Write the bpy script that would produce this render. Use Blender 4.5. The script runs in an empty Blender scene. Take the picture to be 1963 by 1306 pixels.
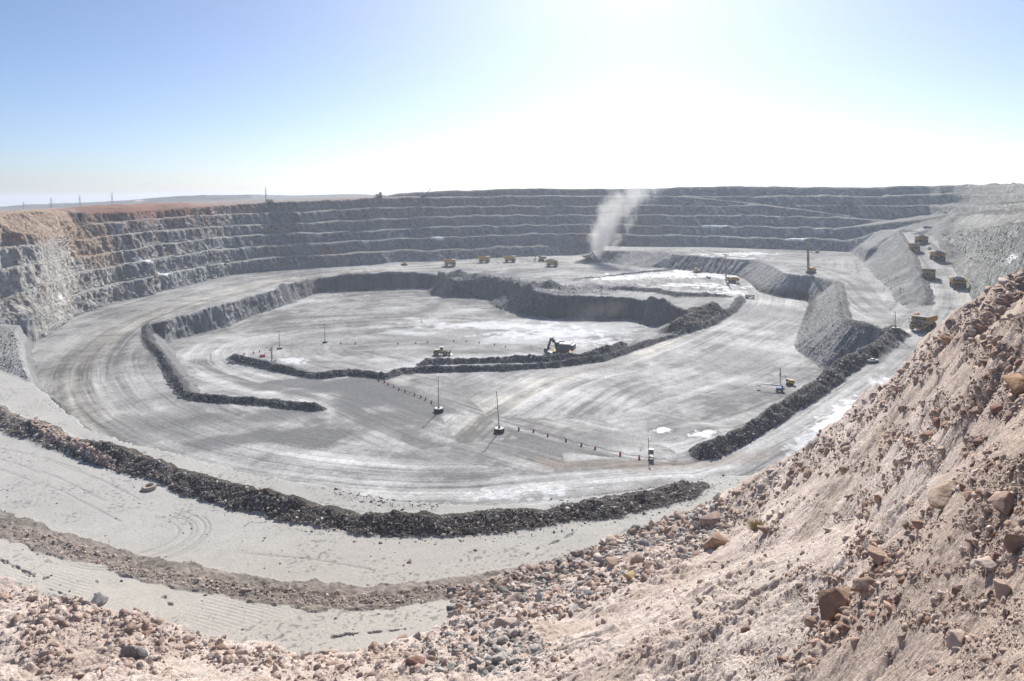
SUN_E, SKY_S, EXPO, HAZE = 5.0, .096, .40, .00015
import bpy, bmesh, math, random
import numpy as np
from mathutils import Vector, Matrix, Euler
from mathutils.geometry import delaunay_2d_cdt

random.seed(7); RNG = np.random.default_rng(7)
scene = bpy.context.scene
COL = scene.collection
# ------------------------------------------------------------------ camera model (eye at the origin, z up, looking along +Y)
F, CX, CY = 1279.0, 981.5, 372.5
ROLL = math.atan(21/1963); RC, RS = math.cos(ROLL), math.sin(ROLL)
def ray(px, py):
    u, v = px-CX, py-CY
    return (u*RC - v*RS)/F, -(v*RC + u*RS)/F          # X/D, Z/D
def P(px, py, z):
    a, b = ray(px, py); D = z/b
    return (a*D, D, z)
def PD(px, py, D):
    a, b = ray(px, py)
    return (a*D, D, b*D)
def tag(o, label=None, cat=None, group=None, kind=None):
    if label: o['label'] = label
    if cat: o['category'] = cat
    if group: o['group'] = group
    if kind: o['kind'] = kind
    return o
# ------------------------------------------------------------------ noise
def _h(ix, iy, iz):
    h = (ix.astype(np.uint32)*np.uint32(374761393)) ^ (iy.astype(np.uint32)*np.uint32(668265263)) ^ (iz.astype(np.uint32)*np.uint32(2246822519))
    h = (h ^ (h >> np.uint32(13)))*np.uint32(1274126177)
    return ((h ^ (h >> np.uint32(16))) & np.uint32(0xffff)).astype(np.float32)*np.float32(1/65535.)
def vn(x, y, z=None, seed=0):
    x = np.asarray(x, np.float32); y = np.asarray(y, np.float32)
    fx, fy = np.floor(x), np.floor(y); ix, iy = fx.astype(np.int32), fy.astype(np.int32)
    tx, ty = x-fx, y-fy; tx = tx*tx*(3-2*tx); ty = ty*ty*(3-2*ty)
    if z is None:
        s = np.full_like(ix, seed)
        a = _h(ix, iy, s); b = _h(ix+1, iy, s); c = _h(ix, iy+1, s); d = _h(ix+1, iy+1, s)
        a = a+(b-a)*tx; c = c+(d-c)*tx
        return (a+(c-a)*ty)*2-1
    z = np.asarray(z, np.float32)+seed*17.3; fz = np.floor(z); iz = fz.astype(np.int32); tz = z-fz; tz = tz*tz*(3-2*tz)
    r = []
    for k in (0, 1):
        a = _h(ix, iy, iz+k); b = _h(ix+1, iy, iz+k); c = _h(ix, iy+1, iz+k); d = _h(ix+1, iy+1, iz+k)
        a = a+(b-a)*tx; c = c+(d-c)*tx; r.append(a+(c-a)*ty)
    return (r[0]+(r[1]-r[0])*tz)*2-1
def fbm(x, y, z=None, o=4, seed=0, g=.5):
    s = 0; a = 1.; t = 0
    for k in range(o):
        m = 2.03**k
        s = s+a*vn(x*m+k*31.7, y*m-k*17.1, None if z is None else z*m, seed+k); t += a; a *= g
    return s/t
def ss(a, b, x):
    t = np.clip((x-a)/(b-a), 0, 1); return t*t*(3-2*t)
def ip(pts, x):
    p = np.array(pts, float); o = np.argsort(p[:, 0], kind='stable'); return np.interp(x, p[o, 0], p[o, 1])
def mix(a, b, t):
    return a+(b-a)*t[..., None]
# ------------------------------------------------------------------ breaklines of the pit, as points on the ground
LINES = []
def seg(pts, step=22):
    out = [pts[0]]
    for a, b in zip(pts[:-1], pts[1:]):
        n = max(1, int(math.hypot(b[0]-a[0], b[1]-a[1])/step))
        for k in range(1, n+1):
            t = k/n; out.append(tuple(a[i]+(b[i]-a[i])*t for i in range(3)))
    return out
def L(pts, step=22):
    q = [P(*p) for p in seg(pts, step)]; LINES.append(q); return q
def L3(pts):
    LINES.append([tuple(map(float, p)) for p in pts]); return pts
def off(q, dD, z=None, dz=0, dx=0):
    return [(x+dx+x/D*dD, D+dD, (zz if z is None else z)+dz) for x, D, zz in q]
# --- the slope the camera stands on
L3([(-8, -4, -3), (0, 1.2, -2.0), (6, 1.5, -2.6), (20, 3, -3.4)])
L([(-300, 2000, -30), (0, 2000, -30), (300, 2000, -28.5), (600, 2000, -26), (900, 2000, -21), (1200, 2000, -13.5), (1500, 2000, -8), (1800, 2000, -4.2), (2000, 2000, -3.1), (2300, 2000, -2.6)], 100)
L([(-300, 1330, -66), (0, 1330, -65), (300, 1330, -63.5), (600, 1330, -59), (900, 1330, -49), (1200, 1330, -34), (1500, 1330, -21), (1800, 1330, -10.5), (2000, 1330, -6.2), (2300, 1330, -4.6)], 60)
L([(1100, 1200, -55), (1300, 1130, -50), (1500, 1050, -38), (1700, 1000, -22), (1850, 900, -12), (1963, 860, -7.5), (2300, 900, -5)], 60)
L([(1450, 1000, -53), (1600, 900, -33), (1750, 780, -20), (1880, 660, -11), (1963, 620, -7.6), (2300, 640, -5)], 60)
RIDGE = L([(1380, 950, -68.5), (1440, 917, -60), (1500, 890, -52), (1600, 818, -38), (1655, 765, -31), (1700, 733, -26), (1780, 660, -18), (1830, 610, -14), (1870, 575, -12), (1963, 513, -8.5), (2080, 490, -7.3), (2300, 470, -6.3)])
L3([(x+(.5 if x < 55 else .3)*(z+72), y+(.1 if x < 49 else .5)*(z+72), min(z, -70.5)) for x, y, z in RIDGE[::2]])
L3([(160, 70, -70), (240, 200, -66)])
TOE = L([(-300, 1005, -68), (0, 1115, -69), (180, 1165, -69.5), (300, 1195, -70), (450, 1240, -70.5), (600, 1262, -71), (750, 1240, -71), (880, 1195, -71.5), (1000, 1150, -72), (1120, 1105, -72), (1250, 1050, -72), (1378, 960, -71.3)])
# --- the bench with the tyre, its outer crest, and the drop to the haul road
W1 = [(-300, 890, -70), (0, 1012, -71), (150, 1058, -71.3), (300, 1100, -71.8), (500, 1138, -72.3), (700, 1155, -72.6), (900, 1130, -73), (1050, 1100, -73)]
L(W1)
CL = L([(-300, 640, -73), (-100, 668, -74), (0, 711, -75), (57, 734, -75.2), (84, 750, -75.2), (128, 798, -75.2), (168, 822, -75.2), (235, 849, -75), (303, 862, -75), (397, 889, -75), (464, 903, -75), (555, 923, -75), (644, 934, -75), (713, 952, -75), (764, 961, -75), (856, 966, -75), (960, 968, -75), (1027, 966, -75), (1078, 960, -75), (1180, 945, -75), (1260, 934, -75), (1317, 926, -75), (1367, 912, -75), (1433, 911, -74.5), (1500, 889, -73.5)])
sel = [p for p in CL if p[0]/p[1]*F+CX > 70]
L3([(x+x/D*(6+1.5*math.sin(D*.3)), D+6+1.5*math.sin(x*.21), -86.9 if x < 30 else -86.9+(x-30)*.03) for x, D, z in sel])
L([(37, 624, -69), (30, 636, -70), (34, 658, -71), (42, 695, -73), (56, 732, -75)])
L([(60, 658, -85), (62, 692, -86), (71, 730, -86.5), (81, 752, -87)])
L([(88, 762, -87), (110, 772, -87), (150, 795, -87), (220, 835, -87.2)])
# --- wall of benches: chains of crests traced along the far side of the pit
def chain(px, base, rows):
    D, z = base; out = [(D, z)]; prev = [(PD(p, 0, 1)[0], 0) for p in px]
    res = []
    for py, a, w in rows:
        b = np.array([-ray(p, y)[1]*1. for p, y in zip(px, py)])*F
        Dk = (D-a*z)/(1+a*b/F); zk = -b*Dk/F
        res.append([(ray(p, y)[0]*d, d, q) for p, y, d, q in zip(px, py, Dk, zk)])
        Dw = Dk+w
        res.append([(ray(p, y)[0]*d, d, q-.1) for p, y, d, q in zip(px, py, Dw, zk)])
        D, z = Dw, zk
    return res
lE = [(-300, 745), (0, 611), (37, 606), (59, 599), (118, 577), (152, 562), (236, 542), (286, 531), (399, 509), (499, 496), (564, 491), (690, 485), (780, 480), (830, 480), (900, 476.5), (1000, 472.5), (1130, 472), (1200, 473), (1363, 473.5), (1480, 477), (1600, 482), (1636, 485)]
lD = [(-300, 700), (0, 579), (51, 559), (84, 543), (152, 521), (219, 511), (286, 499), (399, 480), (499, 472), (588, 467), (690, 461), (800, 457), (1000, 449), (1200, 449), (1350, 453), (1485, 456), (1600, 459), (1660, 465)]
lC = [(-300, 590), (0, 518), (67, 506), (135, 495), (219, 484), (286, 473), (399, 457), (499, 449), (598, 447), (690, 443), (800, 437), (1000, 431), (1200, 431), (1322, 433), (1600, 436.5), (1704, 440), (1760, 440), (1850, 437.5), (1905, 437), (1963, 432), (2300, 440)]
lB = [(-300, 520), (0, 476), (51, 472), (118, 463), (168, 459), (253, 447), (330, 441), (399, 435), (499, 430), (598, 427), (690, 422), (800, 416), (1000, 412), (1391, 412.5), (1518, 415), (1600, 416), (1704, 424), (1765, 414), (1847, 413), (1963, 409), (2300, 412)]
lA = [(-300, 470), (0, 441), (70, 447), (155, 433), (227, 425), (285, 420), (330, 416), (399, 413), (499, 408), (592, 405), (690, 400), (760, 397), (840, 396), (1000, 395), (1240, 394), (1363, 394), (1560, 394), (1704, 394), (1899, 394), (1963, 390), (2300, 388)]
lR = [(-300, 425), (0, 413), (40, 407), (84, 404), (130, 405), (148, 409), (227, 406), (330, 400), (379, 396), (439, 393), (511, 388), (598, 384), (690, 381), (760, 378.5), (860, 378), (1000, 376), (1200, 375.5), (1322, 377), (1560, 376), (1690, 377), (1704, 374.5), (1847, 372), (1963, 371), (2300, 368)]
lT = [(740, 374), (800, 369), (860, 366), (1000, 361), (1100, 362.5), (1240, 361), (1300, 359.5), (1430, 357), (1600, 359), (1690, 360.3), (1706, 356), (1830, 356), (1963, 353), (2300, 350)]
lToe = [(60, 658), (93, 639), (143, 604), (219, 579), (286, 566), (300, 560), (350, 549), (439, 527), (499, 520), (598, 513), (690, 508), (760, 504), (830, 502.5), (900, 498), (1000, 493), (1110, 489), (1130, 488)]
zToe = [(60, -85), (93, -84.5), (143, -83.5), (219, -82.5), (286, -81.7), (350, -81), (439, -80), (499, -79.7), (598, -79.3), (690, -79), (1000, -79), (1130, -78.5)]
def wob(px, s, amp):                                    # crests are not ruled lines
    return np.array([amp*(1+.9*(p > 560))*(math.sin(p*.071+s)+.7*math.sin(p*.163+2.1*s)+.6*math.sin(p*.31+3.7*s)+.8*math.sin(p*.023+5*s)) for p in px])
PREV = [None]
def lines_from(res, join=None):
    for r in res: LINES.append(r)
    if join is not None and PREV[0]:
        for a, b in zip(PREV[0][join:], res): LINES.append([a[-1], b[0]])
WALLTOE = []
# left part: shelf below the lowest crest
px = np.arange(-300, 61, 20.); yE = ip(lE, px); zE = np.interp(px, [-300, 60], [-71, -68.3])
DE = np.array([P(p, y, z)[1] for p, y, z in zip(px, yE, zE)])
LINES.append([P(p, y, z) for p, y, z in zip(px, yE, zE)]); WALLTOE += LINES[-1]
def upper(px, D, z, with_top, skip_D=False, skip_C=False, wx=0.):
    sc = ss(-60, 200, px)
    rows = []
    if not skip_D: rows.append((ip(lD, px)+wob(px, 1, .5), .45, np.interp(px, [600, 800], [8, 14])+2*np.sin(px*.05)))
    if not skip_C: rows.append((ip(lC, px)+wob(px, 2, .5), .45, np.interp(px, [600, 800], [8, 14])+2*np.sin(px*.043+1)))
    rows.append((ip(lB, px)+wob(px, 3, .45), .5, wx+np.interp(px, [600, 800], [8, 14])+2*np.sin(px*.039+2)))
    lo = wx+np.where(px < 150, 0.6, np.interp(px, [600, 800], [8, 14])+2*np.sin(px*.06+3))
    rows.append((ip(lA, px)+wob(px, 4, .4), .5, lo))
    rows.append((ip(lR, px)+wob(px, 5, .35), np.where(px < 150, 2.2, .5), np.where(px > 700, 34., 3.)))
    if with_top: rows.append((ip(lT, px)+wob(px, 6, .25), 1.1, 8.))
    return chain(px, (D, z), rows)
U = upper(px, DE+9, zE, False); lines_from(U); PREV[0] = U
RIMS = [U[-1]]
px = np.arange(66, 735, 13.); yT = ip(lToe, px); zT = np.interp(px, *zip(*zToe))
b = [P(p, y, z) for p, y, z in zip(px, yT, zT)]; LINES.append(b); WALLTOE += b
px0 = px; r = chain(px, (np.array([q[1] for q in b]), zT), [(ip(lE, px)+wob(px, 0, .5), .45, np.interp(px, [600, 735], [9, 18])+2*np.sin(px*.04))]); lines_from(r)
U = upper(px, np.array([q[1] for q in r[1]]), np.array([q[2] for q in r[1]]), False); lines_from(U, 0); PREV[0] = U; EPREV = r; RIMS.append(U[-1])
px = np.arange(745, 1131, 13.); yT = ip(lToe, px); zT = np.interp(px, *zip(*zToe))
b = [P(p, y, z) for p, y, z in zip(px, yT, zT)]; LINES.append(b); WALLTOE += b
r = chain(px, (np.array([q[1] for q in b]), zT), [(ip(lE, px)+wob(px, 0, .7), 1.3, np.interp(px, [745, 850, 1000, 1130], [10, 16, 16, 4]))]); lines_from(r)
U = upper(px, np.array([q[1] for q in r[1]]), np.array([q[2] for q in r[1]]), True); lines_from(U, 0); PREV[0] = EPREV; lines_from([r[0][:1], r[1][:1]], 0); PREV[0] = U; RIMS.append(U[-1])
px = np.arange(1146, 1640, 13.); yT = ip(lE, px)
b = [P(p, y, -68.) for p, y in zip(px, yT)]; LINES.append(b); WALLTOE += b
U = upper(px, np.array([q[1] for q in b])+np.interp(px, [1146, 1270], [12, 2]), np.array([q[2] for q in b]), True); lines_from(U, 0); PREV[0] = U; RIMS.append(U[-1])
# right part, above the switchback
px = np.arange(1690, 1790, 13.); yT = ip(lC, px)
b = [P(p, y, -40.5) for p, y in zip(px, yT)]; LINES.append(b); WALLTOE += b
U = upper(px, np.array([q[1] for q in b])+90, np.array([q[2] for q in b]), True, True, True); lines_from(U, 4); PREV[0] = U; RIMS.append(U[-1])
px = np.arange(1803, 2301, 13.)
lRT = [(1803, 483), (1820, 505), (1840, 529), (1862, 562), (1870, 585), (1890, 620), (1963, 720), (2300, 1100)]
zRT = [(1803, -47.5), (1820, -52.5), (1840, -57), (1862, -61), (1870, -63.3), (1890, -65.3), (2300, -66)]
yT = ip(lRT, px); zT = np.interp(px, *zip(*zRT))
b = [P(p, y, z) for p, y, z in zip(px, yT, zT)]; LINES.append(b); WALLTOE += b
lM = [(1803, 462), (1850, 485), (1905, 497), (1963, 497), (2300, 520)]
r = chain(px, (np.array([q[1] for q in b]), zT), [(ip(lM, px)+wob(px, 2, .6), np.interp(px, [1803, 1850, 1900], [9., 5., 1.6]), 10+0*px), (ip(lC, px)+wob(px, 5, .8), np.interp(px, [1803, 1850, 1900], [9., 5., 1.6]), 14+0*px)]); lines_from(r)
r3 = np.array([q[1] for q in r[3]]); ex = np.maximum(0, 768-.0115*(px-1803)**2-r3); U = upper(px, r3+ex*np.interp(px, [1803, 1840], [.8, .35]), np.array([q[2] for q in r[3]]), True, True, True, wx=ex*np.interp(px, [1803, 1840], [.1, .32])); lines_from(U, 0); RIMS.append(U[-1])
# --- red spoil along the left rim, the plain, and the far dumps
RIM = [q for r in RIMS for q in r]
def rim_at(px):
    t = [q[0]/q[1]*F+CX for q in RIM]; o = np.argsort(t); t = np.array(t)[o]
    return float(np.interp(px, t, np.array([q[1] for q in RIM])[o])), float(np.interp(px, t, np.array([q[2] for q in RIM])[o]))
red = [(143, 397), (180, 394.5), (233, 391.5), (260, 392), (300, 388), (345, 387.5), (366, 389), (381, 395)]
L3([PD(p, y+4, rim_at(p)[0]+22) for p, y in red]); L3([PD(p, y, rim_at(p)[0]+40) for p, y in red]); L3([PD(p, y+3, rim_at(p)[0]+75) for p, y in red])
for d, lin in ((1300, [(-300, 436), (0, 404), (100, 399), (200, 394), (300, 391), (450, 386), (600, 381), (720, 376)]),
               (2100, [(-300, 436), (0, 401.5), (100, 398), (200, 393.5), (300, 390), (440, 384), (490, 381), (600, 378), (720, 375)])):
    L3([PD(p, y, d) for p, y in lin])
L3([PD(p, y, 2170) for p, y in [(-300, 432), (0, 396.5), (50, 392.5), (110, 391), (200, 387), (260, 382.5), (300, 378.5), (379, 374), (440, 373.2), (479, 373), (492, 379), (540, 376), (600, 374.2), (680, 371.8), (700, 372.5), (730, 374.5)]])
L3([PD(p, y+1.5, 2600) for p, y in [(-300, 432), (0, 396.5), (110, 391), (260, 382.5), (379, 374), (479, 373), (495, 380), (600, 374.2), (680, 371.8), (730, 374.5)]])
for dd, dz in ((120, -2), (700, -14)):
    L3([(q[0]/q[1]*(q[1]+dd), q[1]+dd, q[2]+dz) for r in RIMS[2:] for q in r[::4]])
L3([(x, 7500, -140) for x in (-9500, -6000, -3000, 0, 3000, 6000, 9500)])
L3([(-900, 200, -20), (-2600, 1500, -40)]); L3([(700, 200, 0), (1900, 900, -8)])
# --- haul road round the pit, the lower floor, the faces of the lower cut
Q_ = [(316, 662, -95.6), (330, 653, -96.5), (370, 642, -97.2), (437, 627, -98), (477, 607, -98.3), (560, 581, -98), (604, 561, -97.6), (690, 556, -97.5), (800, 553, -97.5), (832, 554, -97.5), (837, 562, -97.5), (859, 568, -97.5), (943, 570, -97.7), (956, 575, -97.7), (964, 581, -97.8), (982, 586, -97.8), (987, 596, -98), (1031, 606, -98), (1069, 609.7, -98), (1203, 611, -98), (1245, 621, -98), (1283, 625, -97.5), (1300, 634, -96)]
P_ = [(316, 615), (385, 597), (423, 584.5), (475, 570.6), (524, 556), (538, 547), (588, 536), (638, 530), (690, 525), (800, 521), (835, 527), (850, 534), (860, 540), (908, 536), (946, 539), (978, 551), (1015, 556), (1036, 562), (1063, 564), (1086, 568), (1140, 566), (1203, 572), (1225, 574), (1258, 580), (1272, 584), (1302, 588), (1318, 598)]
px = np.arange(318, 1300, 9.); yq = np.interp(px, [q[0] for q in Q_], [q[1] for q in Q_]); zq = np.interp(px, [q[0] for q in Q_], [q[2] for q in Q_])
b = [P(p, y, z) for p, y, z in zip(px, yq, zq)]; LINES.append(b); QL = b
spur = np.exp(-((px-985)/26.)**2)+.8*np.exp(-((px-850)/16.)**2)+.7*np.exp(-((px-545)/18.)**2)
r = chain(px, (np.array([q[1] for q in b]), zq), [(ip(P_, px)+wob(px, 1.5, .6), .45+.8*spur, 4.+0*px)]); LINES.append(r[0]); PL = r[0]
L([(300, 640, -83.6), (296, 655, -84), (320, 690, -84.8), (345, 728, -85.6), (366, 757, -86.5), (420, 763, -87), (504, 768, -87.5), (605, 781, -88)])   # crest inside the loop berm
L([(326, 664, -95), (340, 694, -93), (370, 734, -90.3), (383, 753, -88.8), (430, 757, -88.4)])
L([(285, 622.5, -83.5), (281, 640, -83.7), (287, 660, -84.2), (312, 687, -84.9), (330, 718, -85.6), (356, 759, -86.6), (372, 766, -87), (420, 771, -87.2), (504, 776, -87.8), (632, 789, -88.2)])
L([(420, 700, -94), (500, 735, -91.5), (600, 748, -90), (760, 775, -88.9)]); L([(150, 700, -84.8), (220, 790, -86.5), (420, 850, -87.5), (700, 920, -88)])
L([(840, 790, -88.5), (960, 825, -88.3), (1250, 880, -87.6)]); L([(900, 760, -89.3), (1150, 780, -88.8), (1400, 720, -88.2)])
L([(863, 510, -79.4), (950, 506, -79.4), (1060, 512, -79.6), (1120, 500, -79)])
# low road berm that holds the middle floor above the lower one
B3 = [(447, 684, -93), (457, 692, -91.8), (534, 712, -90.8), (588, 724, -90.2), (622, 727, -90), (669, 721, -90), (702, 724, -90), (740, 729, -90), (770, 717.5, -90), (871, 715, -90), (971, 711.5, -89.8), (1060, 706, -89.5), (1154, 694, -89), (1194, 681, -88.6), (1231, 667, -88.3), (1285, 648.5, -88), (1365, 623, -87.5), (1405, 598, -86.8), (1423, 573, -86.2)]
q = L(B3); L3(off([p for p in q if p[0] < 75 and p[0] > -150], 9)); L3([(x+x/D*25, D+25, -96.5 if x > -60 else -95.) for x, D, z in q if -120 < x < 75])
L([(520, 690, -94.8), (600, 690, -96.3), (700, 690, -97.5), (848, 680, -98), (1060, 684, -98), (1180, 660, -98)])
L([(1300, 612, -85.5), (1350, 600, -84.5), (1400, 580, -84)]); L([(1182, 558, -83.2), (1256, 562, -83.3), (1298, 571, -83.4), (1366, 573, -83.6), (1408, 576, -84.3)])
L([(1150, 548, -81.4), (1182, 551, -81.4), (1256, 555, -81.4), (1298, 564, -81.8), (1366, 566.5, -82.6), (1412, 570, -84.5)])
# --- upper platform with the drill rigs
GT = [(1136, 500, -79), (1148, 502, -79.4), (1219, 513, -80.6), (1283, 516, -81), (1340, 522, -81.5), (1392, 527, -82), (1413, 530, -82.4), (1432, 538, -83), (1455, 561, -85.5), (1478, 567, -86), (1500, 571, -86.5), (1539, 574.5, -87), (1552, 581, -87), (1544, 604, -87.3), (1532, 635, -87.6), (1523, 664, -88), (1535, 678, -87.9), (1560, 693, -87.5), (1574, 706, -87)]
L(GT, 12)
GC = [(1140, 487, -70), (1156, 481, -67.5), (1173, 480, -66.6), (1230, 481, -66.8), (1270, 484, -67), (1302, 488, -67), (1340, 491, -67.2), (1392, 494, -67.5), (1439, 497, -67.5), (1459, 501, -67.6), (1487, 512, -68), (1502, 523, -68.8), (1520, 526.5, -69), (1542, 527, -69), (1566, 531, -68.5), (1600, 539, -68), (1609, 545, -67.5), (1611, 562, -67.3), (1614, 586, -67), (1622, 614, -66.5), (1636, 620, -66.3), (1667, 628, -66), (1698, 633, -66), (1712, 637, -66.2)]
L(GC, 12)
L([(1633, 485, -67.5), (1655, 501, -67.5), (1678, 529, -67), (1704, 553, -66.8), (1718, 579, -66.6), (1741, 592, -66.4), (1766, 600, -66.2)])
L([(1650, 470, -55.5), (1664, 480, -57), (1672, 487, -60), (1700, 500, -60.5)], 12)
# --- the ramp
RL = [(1718, 444, -40), (1726, 457, -43.5), (1742, 481, -48.5), (1753, 507, -54), (1763, 538, -58.5), (1772, 568, -62), (1778, 588, -64.6)]
L(RL); L([(1766, 446, -40.6), (1777, 464, -43.8), (1803, 483, -47.5)])
L([(1740, 452, -42), (1765, 483, -48.8), (1790, 530, -57.3), (1810, 560, -61), (1800, 600, -64.8), (1770, 634, -66.3)])
BR = [(1722, 640, -66.8), (1670, 684, -70), (1606, 721, -73.5), (1544, 773, -77.3), (1498, 803, -80), (1452, 836, -82.4), (1397, 869, -85.2), (1360, 884, -86.4), (1318, 897, -87.2)]
q = L(BR); q2 = off(q, 10, dz=-.3); L3(q2[:-3])
L3([(x+x/D*(14+.75*(z+87)), D+14+.75*(z+87), -87.4) for x, D, z in q[3:-4]])
L([(1880, 640, -66.5), (1830, 690, -68.5), (1740, 740, -71.6), (1640, 800, -75.5), (1540, 865, -79.6), (1440, 905, -84)])
# ------------------------------------------------------------------ triangulate, sample on rows that fan out over the pit
pts, edges = [], []
for ln in LINES:
    k0 = len(pts)
    for i, p in enumerate(ln):
        pts.append(p)
        if i: edges.append((k0+i-1, k0+i))
A3 = np.array(pts)
vs, es, fs, ov, oe, of = delaunay_2d_cdt([Vector((p[0], p[1])) for p in pts], edges, [], 0, 1e-4)
TZ = np.zeros(len(vs)); TV = np.array([(v.x, v.y) for v in vs])
for i, o in enumerate(ov):
    if o: TZ[i] = np.mean([A3[k, 2] for k in o])
    else:
        d = np.hypot(A3[:, 0]-TV[i, 0], A3[:, 1]-TV[i, 1]); k = np.argsort(d)[:3]; w = 1/(d[k]+.1); TZ[i] = (A3[k, 2]*w).sum()/w.sum()
QC = np.concatenate([np.arange(-300, -160, 9.), np.arange(-160, -8, 2.8), np.arange(-8, 1973, 1.9), np.arange(1975, 2110, 2.8), np.arange(2110, 2290, 9.)]); NQ = len(QC); TC = (QC-CX)/F
LD = np.arange(math.log(1.6), math.log(7300), .0026); DD = np.exp(LD); NL = len(DD)
Z = np.full((NQ, NL), np.nan, np.float32)
for f in fs:
    i = list(f); X, Y, zz = TV[i, 0], TV[i, 1], TZ[i]
    if Y.max() < 1.6: continue
    Yc = np.maximum(Y, .02); t = X/Yc
    if Y.min() < .5: c0, c1 = 0, NQ
    else: c0, c1 = np.searchsorted(TC, t.min()), np.searchsorted(TC, t.max(), 'right')
    r0, r1 = np.searchsorted(DD, Y.min()), np.searchsorted(DD, Y.max(), 'right')
    if c1 <= c0 or r1 <= r0: continue
    gy = DD[None, r0:r1]; gx = TC[c0:c1, None]*gy
    den = (Y[1]-Y[2])*(X[0]-X[2])+(X[2]-X[1])*(Y[0]-Y[2])
    if abs(den) < 1e-9: continue
    l0 = ((Y[1]-Y[2])*(gx-X[2])+(X[2]-X[1])*(gy-Y[2]))/den; l1 = ((Y[2]-Y[0])*(gx-X[2])+(X[0]-X[2])*(gy-Y[2]))/den; l2 = 1-l0-l1
    m = (l0 > -1e-5) & (l1 > -1e-5) & (l2 > -1e-5)
    sub = Z[c0:c1, r0:r1]; sub[m] = (l0*zz[0]+l1*zz[1]+l2*zz[2])[m]
for i in range(NQ):                                     # outside the traced area: level on
    m = np.isnan(Z[i])
    if m.any(): Z[i, m] = np.interp(LD[m], LD[~m], Z[i, ~m])
# ------------------------------------------------------------------ berms and windrows: ridges of tipped rock along plan lines
def plan(pts, dD=0.):
    return np.array([(p[0]+p[0]/p[1]*dD, p[1]+dD) for p in [P(*q) for q in seg(pts, 15)]])
def dist(line, X, Y):
    best = np.full(X.shape, 1e9, np.float32); S = np.zeros(X.shape, np.float32); s0 = 0.; side = np.zeros(X.shape, np.float32)
    for a, b in zip(line[:-1], line[1:]):
        d = b-a; l = math.hypot(*d)
        if l < 1e-6: continue
        t = np.clip(((X-a[0])*d[0]+(Y-a[1])*d[1])/(l*l), 0, 1)
        ex = X-(a[0]+t*d[0]); ey = Y-(a[1]+t*d[1]); r = np.sqrt(ex*ex+ey*ey); m = r < best
        best[m] = r[m]; S[m] = (s0+t*l)[m]; side[m] = np.sign(d[0]*ey-d[1]*ex)[m]; s0 += l
    return best, S, side, s0
def window(line, mar):
    x0, y0 = line.min(0)-mar; x1, y1 = line.max(0)+mar; y0 = max(y0, 2)
    t = [x0/y0, x0/y1, x1/y0, x1/y1]
    return slice(*np.searchsorted(TC, [min(t), max(t)])), slice(*np.searchsorted(DD, [y0, y1]))
BID = np.zeros((NQ, NL), np.int8)
BERMS = []
def berm(name, pts, h, w, dD, label, col, rough=1., taper=10., cat='berm', lump=.35):
    line = plan(pts, dD); c, r = window(line, w+3); Y = np.broadcast_to(DD[None, r], (c.stop-c.start, r.stop-r.start)); X = TC[c, None]*Y
    d, s, side, tot = dist(line, X, Y)
    wv = w*(1+.22*vn(s*.11, s*0+len(BERMS)*7.1)); hv = h*(1+lump*vn(s*.09, s*0+len(BERMS)*3.3)+.5*lump*vn(s*.31, s*0+9))
    e = ss(0, taper, s)*ss(0, taper, tot-s); e = np.clip(e, 0, 1)
    d = d+w*.10*(vn(X*.5, Y*.5)+vn(X*.23, Y*.23))*e
    prof = np.clip(1-d/wv, 0, 1); prof = np.where(prof > .72, .72+.28*np.sin((prof-.72)/.28*1.57)*.75, prof)/.93
    add = hv*prof*e; Z[c, r] += add
    BERMS.append(dict(name=name, label=label, col=col, rough=rough, cat=cat))
    sub = BID[c, r]; sub[(add > .12*h)] = len(BERMS)
mid = lambda lo, up, n=24: None
B1 = [(-300, 690, -73), (-60, 785, -73.7), (0, 814, -74), (42, 831, -74), (138, 871, -74), (251, 904, -74), (334, 933, -74), (401, 961, -74), (502, 988, -74), (600, 1011, -74), (692, 1031, -74), (832, 1034, -74), (941, 1024, -74), (1044, 1016, -74), (1146, 1000, -74), (1260, 982, -74), (1371, 938, -73.6)]
DARK, DARK2, GREYB, TAN = (.21, .178, .16), (.085, .087, .092), (.19, .192, .192), (.50, .44, .385)
berm('rock_berm', B1, 2.7, 5.9, 5.7, 'long dark berm of tipped rock along the edge of the pale bench with the tyre', DARK, .75, 14, 'berm', .45)
berm('rock_berm', BR, 4.5, 6.2, 5.6, 'straight dark berm beside the ramp, above the blue lift and small yellow drill', (.115, .108, .104), .8, 9, 'berm', .16)
berm('rock_berm', [(285, 622.5, -83.5), (281, 640, -83.7), (287, 660, -84.2), (312, 687, -84.9), (330, 718, -85.6), (356, 759, -86.6), (372, 766, -87), (420, 771, -87.2), (504, 776, -87.8), (570, 783, -88), (632, 789, -88.2)], 2.4, 3.4, 1.2, 'thin dark berm bending round inside the big haul road curve', DARK2, .5, 8, 'berm', .2)
berm('rock_berm', B3, 2.7, 3.8, 3.6, 'black winding berm around the sunken lower floor with the shovel', DARK2, .55, 8, 'berm', .2)
berm('rock_berm', [(800, 707, -97.6), (817, 700, -97.8), (904, 697, -98), (1005, 695, -98), (1060, 691, -98), (1110, 691, -98), (1160, 678, -98), (1200, 662, -98)], 3.2, 4.6, 0, 'rubble windrow at the foot of the shovel, behind the black winding berm', DARK2, 1.2, 8)
berm('rock_berm', RL, 2.6, 4.2, -1, 'grey berm on the outer edge of the upper ramp, beside the descending haul trucks', GREYB, .7, 10)
berm('rock_berm', GC[-9:-1], 1.8, 3.2, 2, 'low grey berm on the lip of the pale platform below the ramp', GREYB, .7, 8)
berm('rock_berm', [(1095, 536, -80.6), (1150, 531, -80.6), (1210, 525, -80.8), (1303, 515.5, -81)], 1.6, 3.2, 0, 'straight low berm between the far truck road and the blast hole pattern', DARK2, .6, 8)
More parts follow.
